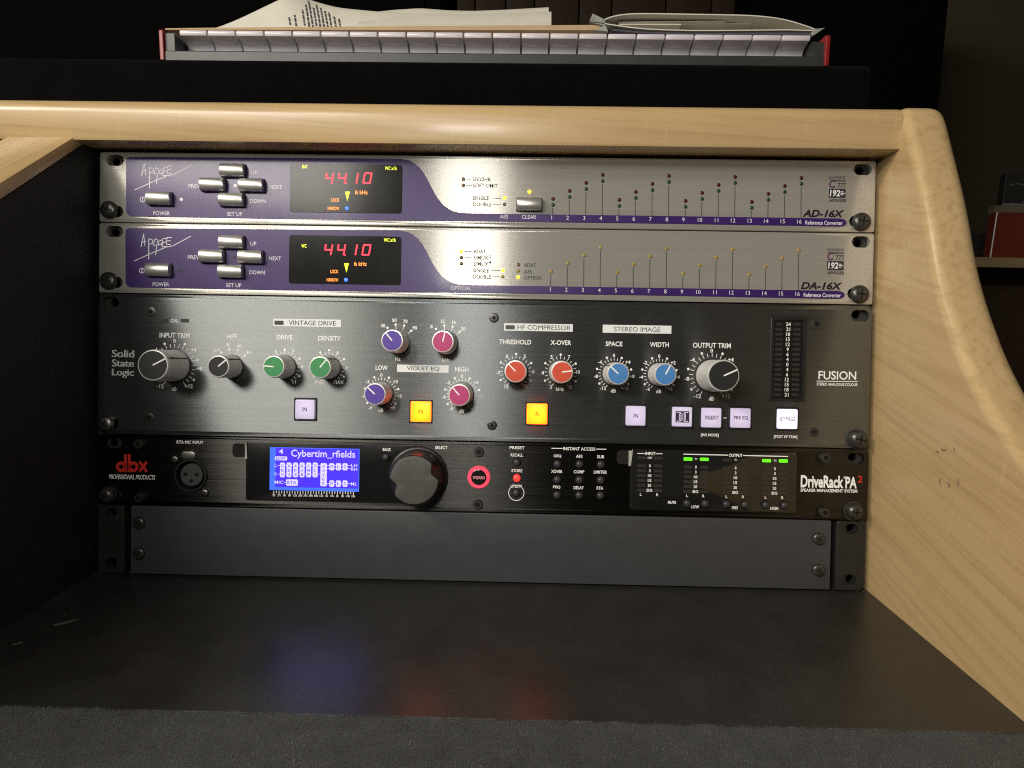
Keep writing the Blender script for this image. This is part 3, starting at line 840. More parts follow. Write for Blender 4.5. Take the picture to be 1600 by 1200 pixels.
def title_plate(u0, v0, u1, v1, s, tu, tw, lamp):
    a, b = P(u0, (v0 + v1) / 2), P(u1, (v0 + v1) / 2)
    mb = MB(); mb.extrude(rrect((a[0] + b[0]) / 2, (a[1] + b[1]) / 2, b[0] - a[0], (v1 - v0) * K), -0.12, 0.1)
    o = obj('title_plate', mb, PLATEWH, fus)
    mb = MB(); text(mb, s, tu, (v0 + v1) / 2 + 0.2, tw, 7.2, -0.2, 0.0); obj('title_lettering', mb, PR_SLATE, o)
    if lamp:
        c = P(lamp, (v0 + v1) / 2 - 0.3); mb = MB(); mb.extrude(rrect(c[0], c[1], 5.6, 2.5, 0.2, 2), -0.3, 0.1); obj('title_lamp', mb, OFF_SEG, o)
title_plate(427, 498.6, 533, 510.4, 'VINTAGE DRIVE', 488, 74, 436)
title_plate(620.5, 570.2, 701, 581.8, 'VIOLET EQ', 661, 51, None)
title_plate(787.5, 505.8, 895, 517.4, 'HF COMPRESSOR', 850, 83, 797)
title_plate(941.7, 508.2, 1049, 520.6, 'STEREO IMAGE', 995.5, 72, None)
for u in (256, 289):
    c = P(u, 501); mb = MB(); mb.extrude(rrect(c[0], c[1], 5.2, 2.2, 0.2, 2), -0.22, 0.1, 0.1, 1); obj('overload_lamp', mb, OFF_SEG, fus)

def push(u, v, m, s, tw, lab):
    x, z = P(u, v); W = 36.3 * K; L = 30.4 * K
    mb = MB(); mb.extrude(rrect(x, z, W, W, 0.5, 2), -0.7, 0.3, 0.25, 1, holes=[rrect(x, z, L + 0.7, L + 0.7, 0.7, 3)])
    o = obj('push_button', mb, BLACKPL, fus, (x, 0, z)); o['label'] = lab
    mb = MB(); mb.extrude(rrect(x, z, L, L, 0.8, 3), -1.9, 0.2, 0.45, 3); obj('lens', mb, m, o)
    yt = -1.96; mb = MB()
    if m is AMBER:
        e = MB(); e.extrude(rrect(x, z, L + 0.62, L + 0.62, 0.8, 3), -1.0, 0.1); obj('lens_edge', e, AMBEREDGE, o)
    if s == 'T':
        mb.poly(rrect(x, z, 8.4, 7.0), yt); obj('marking', mb, PR_DARK, o); mb = MB(); yy = yt - 0.06
        for sx in (-1, 1):
            mb.stroke([(x + sx * 3.4, z + 2.7), (x + sx * 1.2, z + 2.7), (x + sx * 1.2, z + 2.2)], 0.45, yy)
            for k in range(4): mb.stroke([(x + sx * 1.2, z + 2.0 - k), (x + sx * 2.0, z + 1.5 - k), (x + sx * 1.2, z + 1.0 - k)], 0.42, yy)
            mb.stroke([(x + sx * 1.2, z - 2.0), (x + sx * 1.2, z - 2.7), (x + sx * 3.4, z - 2.7)], 0.45, yy)
            mb.stroke([(x + sx * 0.35, z - 2.4), (x + sx * 0.35, z + 2.4)], 0.3, yy)
        obj('coil_symbol', mb, LENSWH, o)
    else:
        text_mm(mb, s, x, z + 0.1, tw * K, 6.4 * K, yt, 0.016); obj('marking', mb, mat('amber_marking', (0.25, 0.08, 0.01), 0.5) if m is AMBER else PR_SLATE, o)
for a in ((477.7, 639.5, LENSWH, 'IN', 7, 'pale square button at the left'), (658, 643, AMBER, 'IN', 7, 'lit amber square button on the left'), (839, 646.5, AMBER, 'IN', 7, 'lit amber square button on the right'),
          (992.7, 649.5, LENSWH, 'IN', 7, 'pale square button below the blue knobs'), (1065, 651, LENSWH, 'T', 0, 'pale square button with a black coil symbol'),
          (1110.5, 652.5, LENSWH, 'INSERT', 21, 'pale square button reading INSERT'), (1156, 653, LENSWH, 'PRE EQ', 22, 'pale square button reading PRE EQ'), (1229, 654.5, LENSON, 'BYPASS', 23, 'brightly lit white square button reading BYPASS')): push(*a)

# level meter
a, b = P(1231, 561.5), None
mb = MB(); mb.extrude(rrect(a[0], a[1], 54.5 * K, 131 * K, 0.4, 2), -0.8, 0.4, 0.2, 1, holes=[rrect(a[0], a[1], 46 * K, 122 * K)])
met = obj('level_meter', mb, BLACKPL, fus)
mb = MB(); mb.extrude(rrect(a[0], a[1], 46.4 * K, 122.4 * K), -0.15, 0.35); obj('meter_glass', mb, GLASS, met)
mb = MB(); seg0 = None
for k, s in enumerate('24 21 18 15 12 9 6 4 0 4 6 12 15 18 21'.split()):
    u = 1231.5 - k * 0.2; v = 506.6 + k * 7.86
    text(mb, s, u, v, None, 5.6, -0.24, 0.012)
    for du in (-14, 13.5):
        x, z = P(u + du, v)
        if seg0 is None:
            q = MB(); q.extrude(rrect(x, z, 4.4, 1.5, 0.2, 2), -0.22, 0.1); seg0 = obj('meter_segment', q, OFF_SEG, met, (x, 0, z))
        else: inst(seg0, met, (x, 0, z))
obj('meter_figures', mb, PR_WHITE, met)

# ------------------------------------------------------------------ the black speaker processor
D0, D1 = -177.8, -221.5
dbx = rack_unit('speaker_processor', D1, 'black one-space rack unit with a blue screen and a big black wheel', 'speaker processor')
xlr = P(298.5, 742.5); wh = P(654, 743.5)
faceplate('faceplate', dbx, D0, D1, BLACKMETAL, [(-231.3, D0 - 5.1), (233.2, D0 - 5.8), (-231.3, D1 + 6.2), (231.6, D1 + 6.0)], holes=[circ(xlr[0], xlr[1], 9.0, 28)], r=1.6)
screw(dbx, -233.3, -215.4, 4.9, 4.6, SCREWBLK, 5.3, 0.5); screw(dbx, 232.2, -215.8, 5.1, 4.8, SCREWBLK, 6.0, 0.1)
for u, v in ((221, 693), (222, 776), (1286, 714.5), (1285, 799.5)):
    x, z = P(u, v); mb = MB(); mb.lathe(x, z, [(2.9, 0.2), (2.9, -3.6), (2.6, -4.0), (1.5, -4.0), (1.4, -2.6)], 20)
    o = obj('handle_stud', mb, SCREWBLK, dbx, (x, 0, z)); mb = MB(); mb.extrude(circ(x, z, 1.45, 6), -3.8, -2.6); obj('hex_recess', mb, CAVITY, o)
socket_screw(dbx, 748.5, 706, 3.1, 1.6); socket_screw(dbx, 747, 788, 3.1, 1.6)
# microphone socket
x, z = xlr
mb = MB(); mb.lathe(x, z, [(10.4, 0.2), (10.5, -0.6), (10.1, -1.2), (9.2, -1.2), (8.9, 0.5), (8.9, 6)], 40)
mb.f.pop(); mb.f.pop()
xs = obj('microphone_socket', mb, BLACKPL, dbx, (x, 0, z))
mb = MB(); mb.lathe(x, z, [(8.9, 7), (8.9, 5.5)], 32); obj('socket_well', mb, CAVITY, xs)
mb = MB(); mb.lathe(x + 0.1, z + 0.1, [(7.2, 5.6), (7.2, 0.6), (6.8, 0.2)], 36); obj('socket_insert', mb, mat('insert_plastic', (0.05, 0.05, 0.05), 0.45, grain=0.1), xs)
for dx, dz in ((-3.6, 0.5), (3.6, 0.3), (0.0, -3.6)):
    mb = MB(); mb.extrude(circ(x + dx, z + dz, 1.25, 14), 0.12, 0.8); obj('pin_hole', mb, CAVITY, xs)
mb = MB(); lx, lz = P(295, 711); mb.extrude(rrect(lx, lz, 9.6, 5.6, 2.6, 5), -1.5, 0.3, 0.9, 3); obj('latch', mb, ZINC, xs)
for u, v in ((273.8, 717.5), (320.8, 769.6)):
    px, pz = P(u, v); screw(dbx, px, pz, 2.3, 1.5, SCREWNKL, 0, 0.6, name='socket_fixing_screw')
# screen behind its glass
a0, a1 = P(385, 737), P(650, 741)
mb = MB(); mb.extrude(rrect((a0[0] + a1[0]) / 2, P(500, 738)[1], a1[0] - a0[0], 92 * K, 1.6, 4), -0.75, 0.1, 0.25, 2)
gw = obj('screen_window', mb, SCREENGLASS, dbx)
ys = -0.80
sx0, sz0 = P(421.5, 698.5); sx1, sz1 = P(563.3, 767)
scz = P(492, 733.2)
mb = MB(); mb.extrude(rrect(scz[0], scz[1], 141.5 * K, 67.5 * K), ys - 0.05, ys + 0.1); scr = obj('blue_screen', mb, LCD_EDGE, dbx)
mb = MB(); c = P(496, 731.4); mb.poly(rrect(c[0], c[1], 131.5 * K, 61.5 * K), ys - 0.10); obj('screen_field', mb, LCD_BG, scr)
fg = MB(); yf = ys - 0.16; cut = MB(); yc = ys - 0.22
def q(cx, cy): return (380 + cx * 0.1875, 660 + cy * 0.1875)
def lt(s, cx, cy, w, h, mbx=None, y=yf, b=0.008):
    u, v = q(cx, cy); text(mbx or fg, s, u, v, w * 0.1875, h * 0.1875, y, b)
def pill(cx, cy, w, h):
    u, v = q(cx, cy); x, z = P(u, v); fg.poly(rrect(x, z, w * 0.1875 * K, h * 0.1875 * K, 0.8, 3), yf)
lt('4', 320, 240, 38, 42); lt('Cybertim_rfields', 670, 268, 540, 78, b=0.012)
pill(320, 298, 105, 34); lt('EDIT', 320, 298, 80, 24, cut, yc)
for k, s in enumerate(('GEQ', 'AEQ', 'AFS', 'SUB', 'CMP', 'DLY')):
    cx = 332 + k * 54.3; pill(cx, 394, 42, 124)
    for j, ch in enumerate(s): lt(ch, cx, 361 + j * 36, 20, 23, cut, yc)
pill(674, 434, 54, 194)
for j, ch in enumerate('XOVER'): lt(ch, 674, 365 + j * 35, 20, 23, cut, yc)
for k, ch in enumerate('PLD'):
    pill(742 + k * 55, 368, 42, 60); lt(ch, 742 + k * 55, 368, 20, 26, cut, yc)
    pill(742 + k * 55, 508, 42, 54); lt(ch, 742 + k * 55, 509, 20, 26, cut, yc)
pill(411, 499, 100, 54); lt('RTA', 411, 499, 78, 28, cut, yc)
for s, cx, cy, w in (('L', 276, 357, 16), ('R', 276, 428, 16), ('MIC', 303, 496, 74), ('LH', 928, 357, 50), ('RH', 928, 388, 50), ('ML', 926, 511, 52)): lt(s, cx, cy, w, 26)
for (x0, y0, x1, y1) in ((292, 357, 900, 357), (292, 428, 650, 428), (700, 384, 900, 384), (344, 497, 362, 497), (700, 508, 896, 508)):
    fg.stroke([P(*q(x0, y0)), P(*q(x1, y1))], 0.3, yf + 0.02)
obj('screen_picture', fg, LCD_FG, scr); obj('screen_letters', cut, LCD_BG, scr)
# legends
mb = MB(); YW = -0.82
for k in range(31):
    u = 428.5 + k * 4.14; l = 5.5 if k % 2 == 0 else 3.2
    mb.stroke([P(u, 766.8 + k * 0.04), P(u, 766.8 + l + k * 0.04)], 0.5, YW)
for k, s in enumerate('20 31 50 80 125 200 315 500 800 1.25k 2k 3.15k 5k 8k 12.5k 20k'.split()): text(mb, s, 428.5 + k * 8.27, 773.4 + k * 0.1, 6.4 if len(s) > 2 else 4.4, 3.2, YW, 0.02)
text(mb, 'BACK', 605, 702.2, 13, 4.6, YW, 0.035)
YB = -0.10
def B(s, u, v, w, h=4.8, y=YB, b=0.018, **k): text(mb, s, u, v, w, h, y, b, **k)
B('RTA MIC INPUT', 297, 691, 42.5, 5); B('SELECT', 689.6, 699.3, 19.5); B('PRESET', 808, 699.5, 23.5); B('RECALL', 807.6, 711, 19.5); B('STORE', 807.6, 735.4, 17); B('UTILITY', 807, 759.8, 18)
x, z = P(806.7, 770); mb.ring(x, z, 4.6, 5.0, YB, 32)
B('INSTANT ACCESS', 905, 701.3, 50, 5); mb.stroke([P(862, 700.4), P(878.5, 700.6)], 0.5, YB); mb.stroke([P(932, 701.7), P(947, 701.9)], 0.5, YB)
for s, u, v, w in (('GEQ', 871, 712.6, 12), ('AFS', 905, 713, 10), ('SUB', 938.4, 713.6, 11), ('XOVER', 870, 736.6, 17.5), ('COMP', 904.6, 737.2, 16.5), ('LIMITER', 938, 737.7, 20.5), ('PEQ', 869.8, 761.2, 11.5), ('DELAY', 904.2, 762, 16), ('RTA', 937.3, 762.6, 10)): B(s, u, v, w, 5)
mb.poly(circ(*P(748, 745.5), 0.01, 6), YB)
obj('panel_lettering', mb, PR_WHITE, dbx)
mb = MB(); 
for ch, u, w in (('d', 190, 15.5), ('b', 208, 15.5), ('x', 223.8, 14)):
    x, z = P(u, 723.5)
    if ch in 'db':
        s = 1 if ch == 'd' else -1; bz = z - 2.35
        mb.ring(x - s * 0.2, bz, 1.45, 3.35, YB, 30); mb.poly(rrect(x + s * 2.45, z - 0.05, 1.75, 11.4), YB)
    else:
        mb.stroke([(x - 2.0, z + 0.35), (x + 2.0, z - 5.0)], 1.75, YB); mb.stroke([(x - 2.0, z - 5.0), (x + 2.0, z + 0.35)], 1.75, YB - 0.03)
obj('maker_logo', mb, PR_RED, dbx)
mb = MB(); text(mb, 'PROFESSIONAL PRODUCTS', 206.5, 745.3, 74.5, 7.4, YB, 0.02, 0.22); obj('maker_motto', mb, PR_WHITE, dbx)
mb = MB(); text(mb, 'DriveRack', 1284.5, 752.6, 66, 19.5, YB, 0.03); text(mb, 'PA', 1329.8, 754, 17.5, 18.2, YB, 0.03); x, z = P(1319.5, 746); mb.ring(x, z, 0.35, 0.7, YB, 12)
text(mb, 'SPEAKER MANAGEMENT SYSTEM', 1295, 766.6, 87.5, 5, YB, 0.022); obj('model_logo', mb, PR_WHITE, dbx)
mb = MB(); text(mb, '2', 1343.7, 748.6, 7.5, 10.5, YB, 0.01); obj('model_numeral', mb, PR_RED, dbx)
# the wheel
def dent(r, y, a):
    if y > -9: return r
    k = min(1.0, (-9 - y) / 6.0); d = 0.0
    for c in (R(22), R(197)):
        e = abs((a - c + math.pi) % (2 * math.pi) - math.pi) / R(21)
        if e < 1: d = max(d, math.cos(e * math.pi / 2))
    return r - 3.4 * d * k
mb = MB(); x, z = wh
mb.lathe(x, z, [(18.6, 0), (18.6, -1.6), (18.0, -2.2), (17.2, -2.4), (17.0, -3.2), (16.9, -6), (16.7, -9), (16.2, -12.5), (15.5, -15.2), (14.9, -16.6), (14.4, -17.0)], 96, dent)
w = obj('jog_wheel', mb, BLACKPL, dbx, (x, 0, z), sharp=55)
mb = MB(); mb.lathe(x, z, [(14.5, -16.8), (14.3, -17.15), (13.4, -17.25), (6, -17.3)], 96, dent); obj('wheel_face', mb, WHEELFACE, w, sharp=50)
# buttons
def small(u, v, m=RUBBER, r=2.3, lab=None, y0=-0.05):
    x, z = P(u, v); mb = MB(); mb.lathe(x, z, [(r + 0.45, 0.1), (r + 0.45, y0 - 0.05)], 20); rim = obj('round_button', mb, CAVITY, dbx, (x, 0, z))
    mb = MB(); mb.lathe(x, z, [(r, 0), (r, y0 - 1.0), (r * 0.88, y0 - 1.7), (r * 0.6, y0 - 2.15), (r * 0.25, y0 - 2.3)], 22); obj('button_cap', mb, m, rim)
    if lab: rim['label'] = lab
    return rim
small(603.8, 714, r=2.2, y0=-0.75); small(807.5, 722.4); small(806.7, 770)
b_ = small(807.4, 746.6, LED_REDON, lab='red lit round button'); x, z = P(807.4, 746.6)
for u in (871, 905.4, 938.7):
    for v in (725, 749.3, 773.3): small(u - (v - 725) * 0.012, v + (u - 871) * 0.012)
# wizard key
x, z = P(748.3, 745.3)
mb = MB(); mb.lathe(x, z, [(7.0, 0.1), (7.0, -0.8), (6.7, -1.3), (5.0, -1.4)], 44); wz = obj('wizard_button', mb, LED_WIZ, dbx, (x, 0, z), label='black round button in a lit pink-red ring')
mb = MB(); mb.lathe(x, z, [(4.9, -1.0), (4.85, -1.75), (4.4, -1.9)], 40); obj('button_cap', mb, GLASS, wz)
mb = MB(); text_mm(mb, 'WIZARD', x, z - 0.1, 7.6, 1.9, -1.97, 0.02); obj('button_lettering', mb, mat('pink_print', lin((240, 150, 160)), 0.5), wz)
# output meter window
ma = P(1114, 751.5)
mb = MB(); mb.extrude(rrect(ma[0], ma[1], 257.5 * K, 95 * K, 2.2, 5), -0.75, 0.1, 0.25, 2); mw = obj('meter_window', mb, GLASS, dbx)
seg = {}
def mseg(u, v, m, lab=None):
    x, z = P(u, v)
    if m.name in seg: o = inst(seg[m.name], mw, (x, 0, z))
    else:
        b = MB(); b.extrude(rrect(x, z, 13.2 * K, 4.6 * K, 0.3, 2), ys - 0.10, ys + 0.1); o = obj('meter_segment', b, m, mw, (x, 0, z)); seg[m.name] = o
        if m is LED_GRN: o['label'] = 'lit green meter segment'
mb = MB()
for lu, cu, ru, tv, on, tl, bl in ((1002.3, 1015, 1028, 715, 0, 'CLIP', None), (1074.5, 1086.7, 1099.8, 717, 1, 'TH', 'LOW'), (1136, 1148.8, 1161.6, 718.4, 0, 'TH', 'MID'), (1197, 1210, 1223, 719.5, 1, 'TH', 'HIGH')):
    for u in (lu, ru): mseg(u, tv + (u - lu) * 0.015, LED_GRN if on else OFF_SEG)
    B(tl, cu, tv, 7 if tl == 'CLIP' else 4.2, 3.2, YW, 0.02)
    for k, s in enumerate('0 3 10 15 20 SIG'.split()):
        v = tv + 12.4 + k * 7.62; sl_ = -0.35 * k * 0.5
        for u in (lu, ru): mseg(u + sl_, v + (u - lu) * 0.015, OFF_SEG)
        B(s, cu + sl_, v + 0.2, 9 if s == 'SIG' else 5.5 if len(s) == 2 else 2.6, 4.6, YW, 0.025)
    B('L', lu - 1.4, tv + 57.2, 3, 4.2, YW, 0.02); B('R', ru - 1.4, tv + 57.6, 3.4, 4.2, YW, 0.02)
    if bl:
        small(lu - 1.8, tv + 69, r=2.25, y0=-0.75); small(ru + 1.6, tv + 69.6, r=2.25, y0=-0.75); B(bl, cu - 1.2, tv + 74.4, 12.5 if bl != 'MID' else 9.5, 4.8, YW, 0.03)
B('INPUT', 1015.8, 708.4, 15.5, 4.8, YW, 0.03); mb.stroke([P(996, 708.2), P(1006.5, 708.3)], 0.5, YW); mb.stroke([P(1024.5, 708.6), P(1034.5, 708.7)], 0.5, YW)
B('OUTPUT', 1148.8, 711.3, 21, 4.8, YW, 0.03); mb.stroke([P(1068, 709.4), P(1136.5, 710.9)], 0.6, YW); mb.stroke([P(1161, 711.4), P(1230, 713)], 0.6, YW)
B('MUTE', 1049.5, 784.6, 12.5, 4.4, YW, 0.035)
obj('meter_lettering', mb, PR_WHITE, mw)
# the clear tabs of the protective film still on the windows
FILM = mat('clear_film', (0.10, 0.095, 0.085), 0.16, 0, 0.5, 0.1)
FILMW = mat('film_crease', (0.42, 0.41, 0.38), 0.4, 0, 0.5, 0.2)
for u, v, cu, s in ((374, 703.5, 385.5, -1), (974.5, 714.5, 983.8, 1)):
    x, z = P(u, v); mb = MB(); mb.extrude(rrect(x, z, 8.6, 8.6, 2.2, 4), -0.14, 0.05); tb = obj('film_tab', mb, mat('film_tab_black', (0.035, 0.033, 0.03), 0.22, 0.4, 0.5, 0.1), dbx)
    c = P(cu, v + 1.5); mb = MB(); mb.extrude([(c[0] - 0.7, c[1] - 4.8), (c[0] + 0.7, c[1] - 4.5), (c[0] + 0.9 + s * 0.8, c[1] + 4.6), (c[0] - 0.7, c[1] + 4.9)], -0.95, -0.1); obj('film_crease', mb, FILMW, tb)

# ------------------------------------------------------------------ the blank chassis at the bottom
E0, E1 = -222.25, -265.9
blk = rack_unit('blank_rack_unit', E1, 'plain charcoal rack chassis front with black ears, lowest in the rack', 'rack unit')
pl = P(203.5, 840)[0], P(1298.5, 870)[0]
mb = MB(); mb.extrude(rrect((pl[0] + pl[1]) / 2, (E0 + E1) / 2 + 0.1, pl[1] - pl[0], E0 - E1 - 0.6, 0.4, 2), 0.6, 60, 0.4, 2)
obj('front_panel', mb, POWDER, blk)
for s, x0, x1, dz in ((-1, -240.6, -224.6, 0), (1, 223.6, 239.2, -0.3)):
    mb = MB(); sl2 = [(s * 231.6, E0 - 4.9), (s * 231.2, E1 + 7.2)]
    mb.extrude(rrect((x0 + x1) / 2, (E0 + E1) / 2, x1 - x0, E0 - E1 - 0.4, 1.4, 3), 0.2, 2.4, 0.3, 1, holes=[rrect(x, z, 8.4, 6.2, 3.0, 5) for x, z in sl2])
    ear = obj('rack_ear', mb, EARBLACK, blk)
    xi = x1 if s < 0 else x0
    mb = MB(); mb.box(min(xi, xi - s * 0.9), max(xi, xi - s * 0.9), 0.5, 50, E1 + 0.3, E0 - 0.6); obj('ear_flange', mb, EARBLACK, ear)
for u, v, rr in ((217, 817, 0.2), (217, 865, 0.7), (1279.5, 842, 0.4), (1279, 891, 0.1)):
    x, z = P(u, v); screw(blk, x, z, 3.9, 2.2, SCREWBLK, 0, rr, 0.6, 'panel_screw')

# ------------------------------------------------------------------ felt pad in front of the shelf
def felt_mat(name, c, sheen=0.35):
    m, t, b = nt(name); v = coord(t, (1, 1, 1))
    n = noise(t, v, 1500, 3, 0.7); g = noise(t, v, 60, 3, 0.6)
    mx = node(t, 'ShaderNodeMix', data_type='FLOAT'); mx.inputs[0].default_value = 0.3
    t.links.new(n.outputs['Fac'], mx.inputs[2]); t.links.new(g.outputs['Fac'], mx.inputs[3])
    r = ramp(t, mx.outputs[0], [(0.32, tuple(x * 0.45 for x in c)), (0.68, tuple(x * 1.7 for x in c))])
    t.links.new(r.outputs[0], b.inputs['Base Color']); b.inputs['Roughness'].default_value = 0.9
    b.inputs['Specular IOR Level'].default_value = 0.2 if sheen > 0.1 else 0.03; b.inputs['Sheen Weight'].default_value = sheen; b.inputs['Sheen Roughness'].default_value = 0.5
    bump(t, b, n.outputs['Fac'], 0.9, 0.0006); return m
FELT = felt_mat('grey_felt', (0.022, 0.023, 0.021), 0.12)
fl = tag(empty('felt_pad', (0, -180, -40)), 'dark grey fuzzy felt pad along the front of the black shelf', 'felt pad')
mb = MB(); prof = [(-132.2, -40)]
for k in range(6):
    a = R(90 * k / 5); prof.append((-133.4 + 1.2 * math.cos(a), -0.2 + 1.4 * math.sin(a)))
prof += [(-232, 1.2), (-236, -3), (-236, -40)]
mb.extrude(prof, -300, 243.8, m=YZ)
obj('felt_cover', mb, FELT, fl)
rng = np.random.default_rng(5); NF = 70000
fx = rng.uniform(-232, 243, NF); fyy = np.where(rng.random(NF) < 0.12, rng.normal(-132.9, 0.35, NF), rng.uniform(-178, -132.4, NF))
fz = np.where(fyy > -132.6, 0.4, 1.15)
ang = rng.uniform(0, 2 * np.pi, NF); ln = rng.uniform(0.3, 1.1, NF); wd = rng.uniform(0.06, 0.15, NF); el = rng.uniform(0.15, 1.1, NF)
d = np.stack([np.cos(ang) * np.cos(el), np.sin(ang) * np.cos(el), np.sin(el)], 1) * ln[:, None]
sd = np.stack([-np.sin(ang), np.cos(ang), np.zeros(NF)], 1) * wd[:, None]
p0 = np.stack([fx, fyy, fz], 1)
V = np.stack([p0 - sd, p0 + sd, p0 + d], 1).reshape(-1, 3)
mb = MB(); mb.v = [tuple(p) for p in V.tolist()]; mb.f = [(3 * i, 3 * i + 1, 3 * i + 2) for i in range(NF)]
o = obj('felt_fibre', mb, mat('felt_fibre', (0.070, 0.073, 0.068), 0.8, 0, 0.3, 0.8), fl); o['kind'] = 'stuff'

# ------------------------------------------------------------------ on top of the desk
rs = tag(empty('felt_riser', (0, 300, 292.5)), 'long black felt-covered riser block on the desk top under the keyboard', 'riser')
mb = MB(); mb.extrude(rrect(-250, 327.8, 1088, 70.2, 6, 5), 146, 470, 4, 3, both=True)
obj('riser_block', mb, felt_mat('black_felt', (0.0022, 0.0022, 0.0022), 0.02), rs)

kb = tag(empty('keyboard', (-2.7, 270, 363)), 'black music keyboard with white keys and red ends on the black riser', 'keyboard')
KB = mat('keyboard_black', (0.030, 0.033, 0.033), 0.42, 0, 0.5, 0.08, 0.25, 3000)
mb = MB()
mb.extrude([(150, 363), (150, 369.6), (151.2, 370.6), (160, 370.6), (160, 367), (392, 367), (392, 363)], -262.6, 257.2, m=YZ)
mb.extrude([(151, 370.4), (151, 383.5), (153, 385), (392, 385), (392, 366)], -262.6, -255.0, m=YZ)
mb.extrude([(151, 370.4), (151, 380), (155, 383), (392, 383), (392, 366)], 249.6, 257.2, m=YZ)
mb.box(-262.6, 257.2, 330, 392, 366.5, 386)
obj('case', mb, KB, kb)
REDPL = mat('red_plastic', lin((132, 24, 28)), 0.35, 0, 0.5, 0.05)
for x0 in (-266.2, 257.2):
    mb = MB(); mb.extrude([(148.5, 363), (148.5, 384.6), (150, 386), (394, 386), (394, 363)], x0, x0 + 3.6, 0.8, 2, m=YZ, both=True); obj('end_cheek', mb, REDPL, kb)
IVORY = mat('white_key_plastic', (0.64, 0.60, 0.65), 0.28, 0, 0.5, 0.03)
kx0, kp = -254.0, 22.85
pr = [(318, 386.2), (158.0, 388.4), (156.4, 388.0), (156.0, 387.0), (156.0, 385.0), (156.5, 384.2), (158.0, 383.8), (162, 383.0), (166.0, 381.6), (168.6, 379.2), (170, 376), (170.4, 372.5), (318, 372.5)]
k0 = None
for i in range(22):
    cx = kx0 + kp * (i + 0.5)
    if k0 is None:
        mb = MB(); mb.extrude(pr, cx - kp / 2 + 0.6, cx + kp / 2 - 0.6, 0.7, 2, m=YZ, both=True); k0 = obj('white_key', mb, IVORY, kb, (cx, 300, 386), sharp=35)
    else: inst(k0, kb, (cx, 300, 386))
b0 = None
for i in range(21):
    if i % 7 in (2, 6): continue
    cx = kx0 + kp * (i + 1)
    if b0 is None:
        mb = MB(); mb.extrude([(320, 386), (214, 386), (210, 392.2), (212, 393.8), (320, 394.2)], cx - 5.5, cx + 5.5, 0.8, 2, m=YZ, both=True); b0 = obj('black_key', mb, BLACKPL, kb, (cx, 300, 386))
    else: inst(b0, kb, (cx, 300, 386))

# papers on the keys
PAPER = mat('white_paper', (0.70, 0.67, 0.58), 0.75, 0, 0.25, 0.04, 0.1, 900)
MANILA = mat('manila_card', (0.46, 0.33, 0.19), 0.7, 0, 0.25, 0.06, 0.1, 900)
def sheet(name, yb, outline, zf, yf, m, th=0.35, ny=10, ramp0=0.06):
    """a curling sheet: front edge flat at zf, yf; its back ridge follows the outline at depth yb, then falls behind"""
    us = np.linspace(outline[0][0], outline[-1][0], 46)
    vs = np.interp(us, [p[0] for p in outline], [p[1] for p in outline])
    vs[1:-1] = (vs[:-2] + 2 * vs[1:-1] + vs[2:]) / 4
    ybs = [yf + (yb - yf) * min(1.0, ramp0 + 3.2 * i / 45) for i in range(46)]
    top = [at(u, v, y) for u, v, y in zip(us, vs, ybs)]
    V = []; F = []; rows = ny + 5; n = len(us)
    for side in (0, 1):
        for j in range(rows):
            for i in range(n):
                x, zt = top[i]; zt = max(zt, zf + 0.3)
                if j <= ny:
                    t = j / ny; y = yf + (ybs[i] - yf) * t; z = zf + (zt - zf) * math.sin(t * math.pi / 2) ** 1.15
                else:
                    t = (j - ny) / 4; y = ybs[i] + 60 * t; z = zt - (zt - zf) * t * t
                xx = at(us[i], vs[i], y)[0] * 0.85 + x * 0.15
                V.append((xx, y, z + th * side))
    N = rows * n
    for j in range(rows - 1):
        for i in range(n - 1):
            a = j * n + i
            F.append((a, a + 1, a + n + 1, a + n)); F.append((N + a, N + a + n, N + a + n + 1, N + a + 1))
    def rim(seq):
        for a, b in zip(seq[:-1], seq[1:]): F.append((a, b, N + b, N + a))
    rim(list(range(n))); rim([j * n for j in range(rows)]); rim([j * n + n - 1 for j in range(rows)]); rim([(rows - 1) * n + i for i in range(n)])
    mb = MB(); mb.v = V; mb.f = F; mb.flat = False
    return mb, V, n, ny
mb = MB()
N = 20; lo_, hi_ = [], []
for k in range(N + 1):
    t = k / N; u = 258 + 687 * t
    hi_.append(at(u, 44.2 - 5.4 * t ** 0.8, 172)); lo_.append(at(u, 46.4 + 0.6 * t, 172))
mb.extrude(lo_ + hi_[::-1], 172, 335)
mf = obj('manila_folder', mb, MANILA, None, (0, 240, 394))
tag(mf, 'tan card folder lying along the keys under the papers', 'folder')
out1 = [(338, 44), (352, 40), (380, 29), (415, 13), (440, 2), (455, -3), (470, 0), (500, 11), (530, 19), (560, 22), (600, 26), (700, 30), (800, 31), (861, 30)]
mb, V, n, ny = sheet('a', 262, out1, 400.0, 190, PAPER)
p1 = obj('paper_sheet', mb, PAPER, None, (-60, 240, 395), sharp=60)
tag(p1, 'cream paper sheet with a tall curled hump and a patch of dark print', 'paper sheet', 'papers on the keyboard')
mb = MB()
rnd = random.Random(3)
